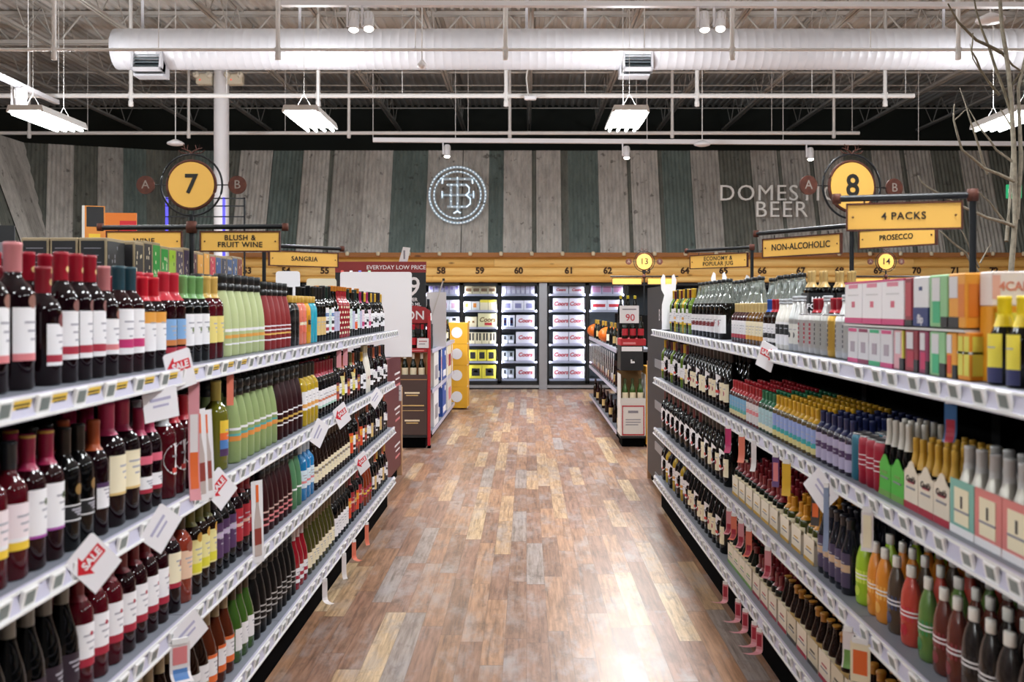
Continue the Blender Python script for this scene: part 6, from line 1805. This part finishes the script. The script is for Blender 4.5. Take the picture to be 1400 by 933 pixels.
for i in range(2):
    y = 13.95 + 2.5 * i
    t = thing('pumpkin_jar', ('orange pumpkin-shaped jar, the nearer of two on the far shelf', 'orange pumpkin-shaped jar, the farther of two on the far shelf')[i], 'jar', (1.16, y, 1.101))
    b = MB(); vs, fs = [], []
    for k in range(9):
        v = PI * k / 8
        for q in range(24):
            a = 2 * PI * q / 24
            rr = .15 * math.sin(v) * (1 + .07 * math.cos(8 * a)) + .001
            vs.append((rr * math.cos(a), rr * math.sin(a), .115 - .115 * math.cos(v)))
    for k in range(8):
        for q in range(24):
            fs.append((k * 24 + q, k * 24 + (q + 1) % 24, (k + 1) * 24 + (q + 1) % 24, (k + 1) * 24 + q))
    b.add(vs, fs, mat('#e06a1c', .3, coat=.4), True)
    obj('jar_body', b, t); obj('stem', MB().tube([(0, 0, .22), (.01, 0, .27), (.03, 0, .29)], .018, mat('#3a4a20', .6), 7, r1=.012), t)

# ------------------------------------------------------------------ shelf talkers, sale tags and hanging strips
M_saler = mat('#d01f2e', .5); M_card = mat('#f0edf2', .5); M_cardl = mat('#dcd9ea', .5)
def sale_tag(label, R, k, y, tilt, sale=True, size=1.0, group=None, dz=.0):
    s = R['s']
    x = s * (R['lip'][k] - .052)
    z = R['z'][k] - .035 + dz
    t = thing('sale_tag' if sale else 'price_card', label, 'tag', (x, y, z))
    # a card facing half along the aisle, leaning back
    t.rotation_euler = (0, 0, (PI / 2 if s < 0 else -PI / 2) * .62)
    w, h = (.056, .105) if sale else (.075, .085)
    w, h = w * size, h * size
    c, sn = math.cos(tilt), math.sin(tilt)
    P = lambda a, b: (a * c - b * sn, a * sn + b * c)
    m_ = 1 if s > 0 else -1
    pts = [P(a, b) for a, b in ((-w, -.02), (w, -.02), (w, h), (w - .006, h + .006), (-w + .006, h + .006), (-w, h))]
    obj('card', MB().prism(pts, 0, .0015, M_card, 'xz'), t)
    if sale:
        ar = [(-.045, .040), (.018, .040), (.018, .022), (.052, .058), (.018, .094), (.018, .076), (-.045, .076)]
        ar = [P(a * size * m_, b * size) for a, b in ar]
        obj('arrow', MB().prism(ar if s > 0 else list(reversed(ar)), -.001, 0, M_saler, 'xz'), t)
        q = P(-.004 * m_ * size, .058 * size)
        obj('lettering', text_mesh('SALE', .032 * size, L_W, .0004, .0010), t, (q[0], -.0016, q[1]), (0, -tilt, 0))
    else:
        obj('printed_lines', MB().box(-w * .6, w * .6, -.0008, 0, h * .55, h * .68, mat('#b4b0cc', .5)).box(-w * .45, w * .45, -.0008, 0, h * .28, h * .38, mat('#b4b0cc', .5)), t, (0, 0, 0), (0, -tilt, 0))
    return t
lip_y = lambda px, R, k: R['lip'][k] * F / abs(px - VX)
for px, k, tl, w in ((226, 0, .25, 'on the top shelf beside the white card'), (112, 1, .75, 'on the second shelf below the big cream label'), (288, 1, .75, 'below the rainbow-label bottle'), (458, 1, .5, 'on the second shelf toward the maroon endcap'), (487, 2, .5, 'on the third shelf near its far end')):
    sale_tag('red arrow sale tag ' + w, LEFT, k, lip_y(px, LEFT, k), tl, True, .85 if px < 300 else .9)
for px, k, tl, w in ((196, 0, .12, 'overlapping the top shelf sale tag'), (203, 1, .9, 'on the second shelf under the round-label rosé'), (240, 2, .6, 'on the third shelf edge above the hanging leaflets'), (426, 1, 1.0, 'on the second shelf under the cream labels'), (506, 1, .8, 'on the second shelf near the white-sleeved bottle')):
    sale_tag('pale price card ' + w, LEFT, k, lip_y(px, LEFT, k), tl, False, .75 if px < 300 else .8, dz=-.075 if k == 0 else 0)
sale_tag('red arrow sale tag on the jug shelf below the gold-capped small bottles', RIGHT, 0, lip_y(1062, RIGHT, 0), -.35, True, .8, dz=-.02)
sale_tag('pale price card drooping from the second shelf of the cooler bottles', RIGHT, 1, lip_y(1137, RIGHT, 1), -.8, False, .8, dz=-.03)
def strip(name, label, R, k, y, length, w, m, curl=0.0, acc=None, group=None, dz=-.03, twist=.6):
    s = R['s']
    x = s * (R['lip'][k] - .030)
    t = thing(name, label, 'coupon strip', (x, y, R['z'][k] + dz), group=group)
    t.rotation_euler = (0, 0, s * twist)
    pts_f, n = [], 10
    for i in range(n + 1):
        f = i / n
        off = curl * max(0, f - .6) ** 2 * 6 * length
        pts_f.append((-s * (-.0 + off), -length * f + (off * .55)))
    vs, fs = [], []
    for (a, z) in pts_f:
        vs += [(a, -w / 2, z), (a, w / 2, z), (a - s * .0012, w / 2, z), (a - s * .0012, -w / 2, z)]
    for i in range(n):
        for j in range(4):
            a, b_ = i * 4 + j, i * 4 + (j + 1) % 4
            fs.append((a, b_, b_ + 4, a + 4))
    b = MB(); b.add(vs, fs, m, False)
    obj('paper_strip', b, t)
    obj('clip', MB().box(-.004, .004, -w * .4, w * .4, -.004, .012, M_tagw), t)
    if acc:
        c = MB()
        for (f0, f1, am) in acc:
            i0, i1 = int(f0 * n), int(f1 * n)
            for i in range(i0, i1):
                (a0, z0), (a1, z1) = pts_f[i], pts_f[i + 1]
                e = -s * .0022 
                c.add([(a0 + e, -w * .36, z0), (a0 + e, w * .36, z0), (a1 + e, w * .36, z1), (a1 + e, -w * .36, z1)], [(0, 1, 2, 3)], am)
        obj('printed_panel', c, t)
M_sp = mat('#d8929a', .5); M_so = mat('#e07a62', .5); M_smg = mat('#c0306a', .5); M_spu = mat('#5e3a72', .5); M_sy = mat('#e0b02c', .5); M_sw = mat('#e6dfe0', .5); M_sb = mat('#2c5a8a', .5)
strip('neck_tag', 'long pink and white leaflet hanging by the top sale tag', LEFT, 0, lip_y(252, LEFT, 0), .40, .035, M_sp, .05, [(.3, .6, M_sw), (.6, .9, L_Or)], twist=.95)
strip('neck_tag', 'small salmon strip hanging above the frosted green bottles', LEFT, 0, lip_y(303, LEFT, 0), .13, .025, M_so, .0, twist=.9)
for px, kk, m, w in ((456, 0, M_sp, 'by the yellow wines'), (465, 0, M_sp, 'by the patchwork labels')):
    strip('neck_tag', 'short pink strip hanging under the top shelf ' + w, LEFT, kk, lip_y(px, LEFT, kk), .12, .03, m, 0, twist=.9)
strip('neck_tag', 'printed red-white leaflet hanging under the third shelf price card', LEFT, 2, lip_y(232, LEFT, 2), .13, .06, M_sw, .3, [(.1, .5, L_P), (.6, .9, L_Bl)], twist=.9)
for px, m in ((436, M_sw), (463, M_sw), (477, M_so), (495, M_so)):
    strip('neck_tag', ('curled white paper strip under the bottom shelf, by the cream labels', 'straight white paper strip under the bottom shelf, by the white labels', 'curled salmon paper strip low under the flame labels', 'short salmon strip low under the slim amber bottles')[(436, 463, 477, 495).index(px)], LEFT, 3, lip_y(px, LEFT, 3), .14, .03, m, .5 if px in (436, 477) else .1, twist=.8)
for i, (px, m) in enumerate(((1004, M_smg), (1023, M_so), (1040, M_sw))):
    strip('neck_tag', ('magenta strip hanging below the scarlet-capped coolers', 'coral strip hanging below the red-capped coolers', 'thin pale strip hanging below the green-capped coolers')[i], RIGHT, 1, lip_y(px, RIGHT, 1), .13, .032 - .008 * (i == 2), m, .12, twist=.9)
strip('neck_tag', 'purple strip hanging beside the yellow one on the cooler shelf', RIGHT, 1, lip_y(1071, RIGHT, 1), .125, .03, M_spu, .05, [(.2, .8, L_P)], twist=.9)
strip('neck_tag', 'bright yellow strip hanging on the cooler shelf', RIGHT, 1, lip_y(1086, RIGHT, 1), .13, .035, M_sy, .05, twist=.9)
strip('neck_tag', 'white and brown leaflet hanging left of the price card', RIGHT, 1, lip_y(1127, RIGHT, 1), .16, .03, M_pin, .05, [(.1, .4, M_sw), (.5, .8, L_Or)], twist=.9)
strip('neck_tag', 'long pale strip hanging from the drooping price card', RIGHT, 1, lip_y(1142, RIGHT, 1), .22, .018, mat('#8a9ab8', .5), .05, twist=.9)
strip('neck_tag', 'cream leaflet hanging near the red cans', RIGHT, 1, lip_y(1200, RIGHT, 1), .12, .035, M_sw, .05, [(.1, .9, L_C)], twist=.9)
strip('neck_tag', 'blue and red strip hanging under the top shelf pouch cartons', RIGHT, 0, lip_y(1317, RIGHT, 0), .105, .028, M_sb, .2, [(.4, 1, L_R)], dz=-.045, twist=.9)
for i, px in enumerate((1005, 1012, 1022, 1033, 1060)):
    strip('neck_tag', f'rosy paper strip under the mini wine shelf, {ordinal(5 - i)} from near end', RIGHT, 2, lip_y(px, RIGHT, 2), .13, .03, (M_sp, M_so)[i % 2], .3, [(.5, .9, L_R)], 'rosy strips under the mini wine shelf', twist=.9)
for i, px in enumerate((1000, 1018, 1028, 1041, 1048)):
    strip('neck_tag', f'curled pink strip above the floor, {ordinal(5 - i)} from near end, jug side', RIGHT, 3, lip_y(px, RIGHT, 3), .13, .032, M_sp, .9, [(.1, .5, L_R)], 'curled pink strips above the floor', twist=.8)
strip('neck_tag', 'green-edged leaflet under the mini beer shelf beside the cream one', RIGHT, 2, lip_y(1173, RIGHT, 2), .12, .035, M_sw, .1, [(.5, 1, L_G)], twist=.9)
strip('neck_tag', 'wide cream leaflet with bottle picture under the cocktail shelf', RIGHT, 2, lip_y(1190, RIGHT, 2), .12, .06, L_C, .0, [(.2, .8, L_Or)], twist=.9)
# bottle-shaped standing cards on the red wine side
def shelf_card(label, k, px, h, w, tilt=0.0):
    y = lip_y(px, LEFT, k)
    t = thing('shelf_card', label, 'card', (-(LEFT['lip'][k] - .016), y, LEFT['z'][k] - .03))
    t.rotation_euler = (0, tilt, .95)
    obj('card', MB().box(-w / 2, w / 2, 0, .0015, 0, h, M_white), t)
    b = MB()
    b.prism([(-w * .3, h * .08), (w * .3, h * .08), (w * .3, h * .5), (w * .12, h * .7), (w * .12, h * .95), (-w * .12, h * .95), (-w * .12, h * .7), (-w * .3, h * .5)], -.001, 0, mat('#b9aaa4', .5), 'xz')
    b.box(-w * .3, w * .3, -.0016, -.001, h * .22, h * .42, mat('#8e3a30', .5)); b.box(-w * .12, w * .12, -.0016, -.001, h * .74, h * .95, L_Or)
    obj('printed_bottle', b, t)
shelf_card('tall white card picturing a bottle, nearer of two by the rainbow bottle', 1, 270, .30, .05, -.05)
shelf_card('tall white card picturing a bottle, farther of two by the rainbow bottle', 1, 279, .29, .05, -.05)
shelf_card('tall white bottle card on the third shelf beside the red labels', 2, 348, .32, .055, -.03)

# ------------------------------------------------------------------ bare tree, posters and rack beyond the runs
M_bark = mat('#8f8676', .8, noise=.3, nscale=30); M_bark2 = mat('#6d6350', .8, noise=.3, nscale=30)
tr = thing('bare_tree', 'bare leafless tree standing behind the carton shelves', 'tree', (3.36, 7.0, 0))
def limb(name, pts, r0, r1, m=M_bark, d0=7.0):
    P = []
    for i, q in enumerate(pts):
        d = q[2] if len(q) > 2 else d0
        P.append((X_at(q[0], d) - 3.36, d - 7.0, Z_at(q[1], d)))
    # round the polyline off
    R_ = [P[0]]
    for a, b_ in zip(P, P[1:]):
        R_ += [tuple(a[k] * .5 + b_[k] * .5 + (random.random() - .5) * .012 for k in range(3)), b_]
    return obj(name, MB().tube(R_, r0, m, 7, True, r1), tr)
limb('trunk', [(1374, 740), (1378, 560), (1380, 420), (1388, 300), (1386, 200), (1379, 100), (1370, 40), (1366, -20)], .024, .012)
limb('branch', [(1390, 300), (1396, 220), (1392, 120), (1410, 40)], .018, .008)
limb('branch', [(1384, 160), (1360, 90), (1342, 40), (1330, -10)], .012, .005, M_bark2)
limb('branch', [(1369, 72, 7.0), (1335, 55, 6.9), (1310, 30, 6.8), (1296, 5, 6.7)], .013, .005, M_bark2)
limb('branch', [(1369, 72), (1385, 90, 7.2), (1410, 105, 7.3)], .010, .005, M_bark2)
limb('branch', [(1366, 130), (1340, 95, 6.9), (1328, 70, 6.8), (1330, 45, 6.8)], .010, .004, M_bark2)
limb('twig', [(1342, 100), (1330, 80), (1326, 60)], .006, .002, M_bark2)
limb('branch', [(1390, 250), (1345, 230, 6.9), (1315, 205, 6.7), (1304, 165, 6.6), (1305, 142, 6.6)], .013, .004)
limb('branch', [(1350, 238), (1338, 200, 6.9), (1325, 160, 6.8), (1312, 120, 6.8)], .010, .003)
limb('branch', [(1385, 222), (1362, 205), (1340, 175, 6.9), (1325, 150, 6.9)], .010, .003)
limb('branch', [(1388, 310), (1350, 298, 6.8), (1310, 280, 6.6), (1268, 256, 6.4), (1255, 240, 6.4)], .013, .004)
limb('branch', [(1372, 302), (1352, 275, 6.9), (1334, 258, 6.8)], .009, .003)
limb('branch', [(1337, 372), (1320, 345, 6.9), (1295, 325, 6.8), (1283, 315, 6.8)], .011, .004)
limb('branch', [(1338, 366), (1322, 330, 6.8), (1312, 312, 6.8)], .008, .003)
limb('branch', [(1340, 360), (1348, 345), (1356, 335)], .007, .003)
limb('branch', [(1376, 330), (1380, 280, 7.1), (1386, 180, 7.2), (1368, 150, 7.2)], .014, .005)
limb('twig', [(1304, 165, 6.6), (1318, 152, 6.6), (1324, 148, 6.6)], .005, .002)
limb('twig', [(1382, 120), (1395, 100), (1412, 88)], .008, .003, M_bark2)
def poster(label, px0, px1, py0, py1, d, body, acc, txt=None, ry=0.0):
    x0, x1 = X_at(px0, d), X_at(px1, d); z0, z1 = Z_at(py1, d), Z_at(py0, d)
    t = thing('promotion_poster', label, 'sign', (x0, d, z0), ry)
    w, h = x1 - x0, z1 - z0
    obj('panel', MB().box(0, w, 0, .02, 0, h, body), t)
    k = MB()
    for (a, b_, c, e, m) in acc: k.box(a * w, b_ * w, -.002, 0, c * h, e * h, m)
    obj('printed_panel', k, t)
    if txt: obj('lettering', text_mesh(txt, h * .22, L_W, .001, .002), t, (w * .5, -.004, h * .7))
    obj('stand_pole', MB().tube([(w * .5, .03, -z0), (w * .5, .03, h * .6)], .015, M_pipe_black, 8), t)
poster('orange poster with black heading and pale edge above the boxed wines', 112, 141, 281, 345, 8.5, mat('#d98a3a', .5), [(0, .12, 0, 1, M_offwhite), (.2, .95, .55, .98, M_blackc), (.3, .8, .05, .4, L_Y)], None, .35)
poster('orange and red poster behind the boxed wines', 141, 185, 291, 345, 9.2, mat('#e07a26', .5), [(.5, 1, .35, .8, M_saler), (.1, .4, .1, .4, L_Y)], None, .1)
poster('dark poster with white heading at the outer end of the red wine shelves', -16, 17, 308, 400, 6.5, mat('#23262a', .5), [(.3, .9, .5, .75, L_Gr)], None, .2)
wr = thing('wire_rack', 'dark wire rack with violet-lit posts behind the aisle seven sign', 'rack', (X_at(226, 13), 13.0, 0))
zt = Z_at(270, 13); W_ = X_at(333, 13) - X_at(226, 13)
M_violet = mat('#4a45c8', .4, emit=.8)
for x in (0, W_ * .73):
    obj('lit_post', MB().box(x, x + .03, 0, .03, 0, zt, M_violet), wr)
for x in (W_ * .35, W_):
    obj('post', MB().box(x, x + .02, 0, .02, 0, zt, M_pipe_black), wr)
for z in (zt - .02, zt - .12, zt - .26, zt - .40, zt - .7, zt - 1.1): obj('rail', MB().box(0, W_ + .02, .0, .02, z, z + .015, M_pipe_black), wr)
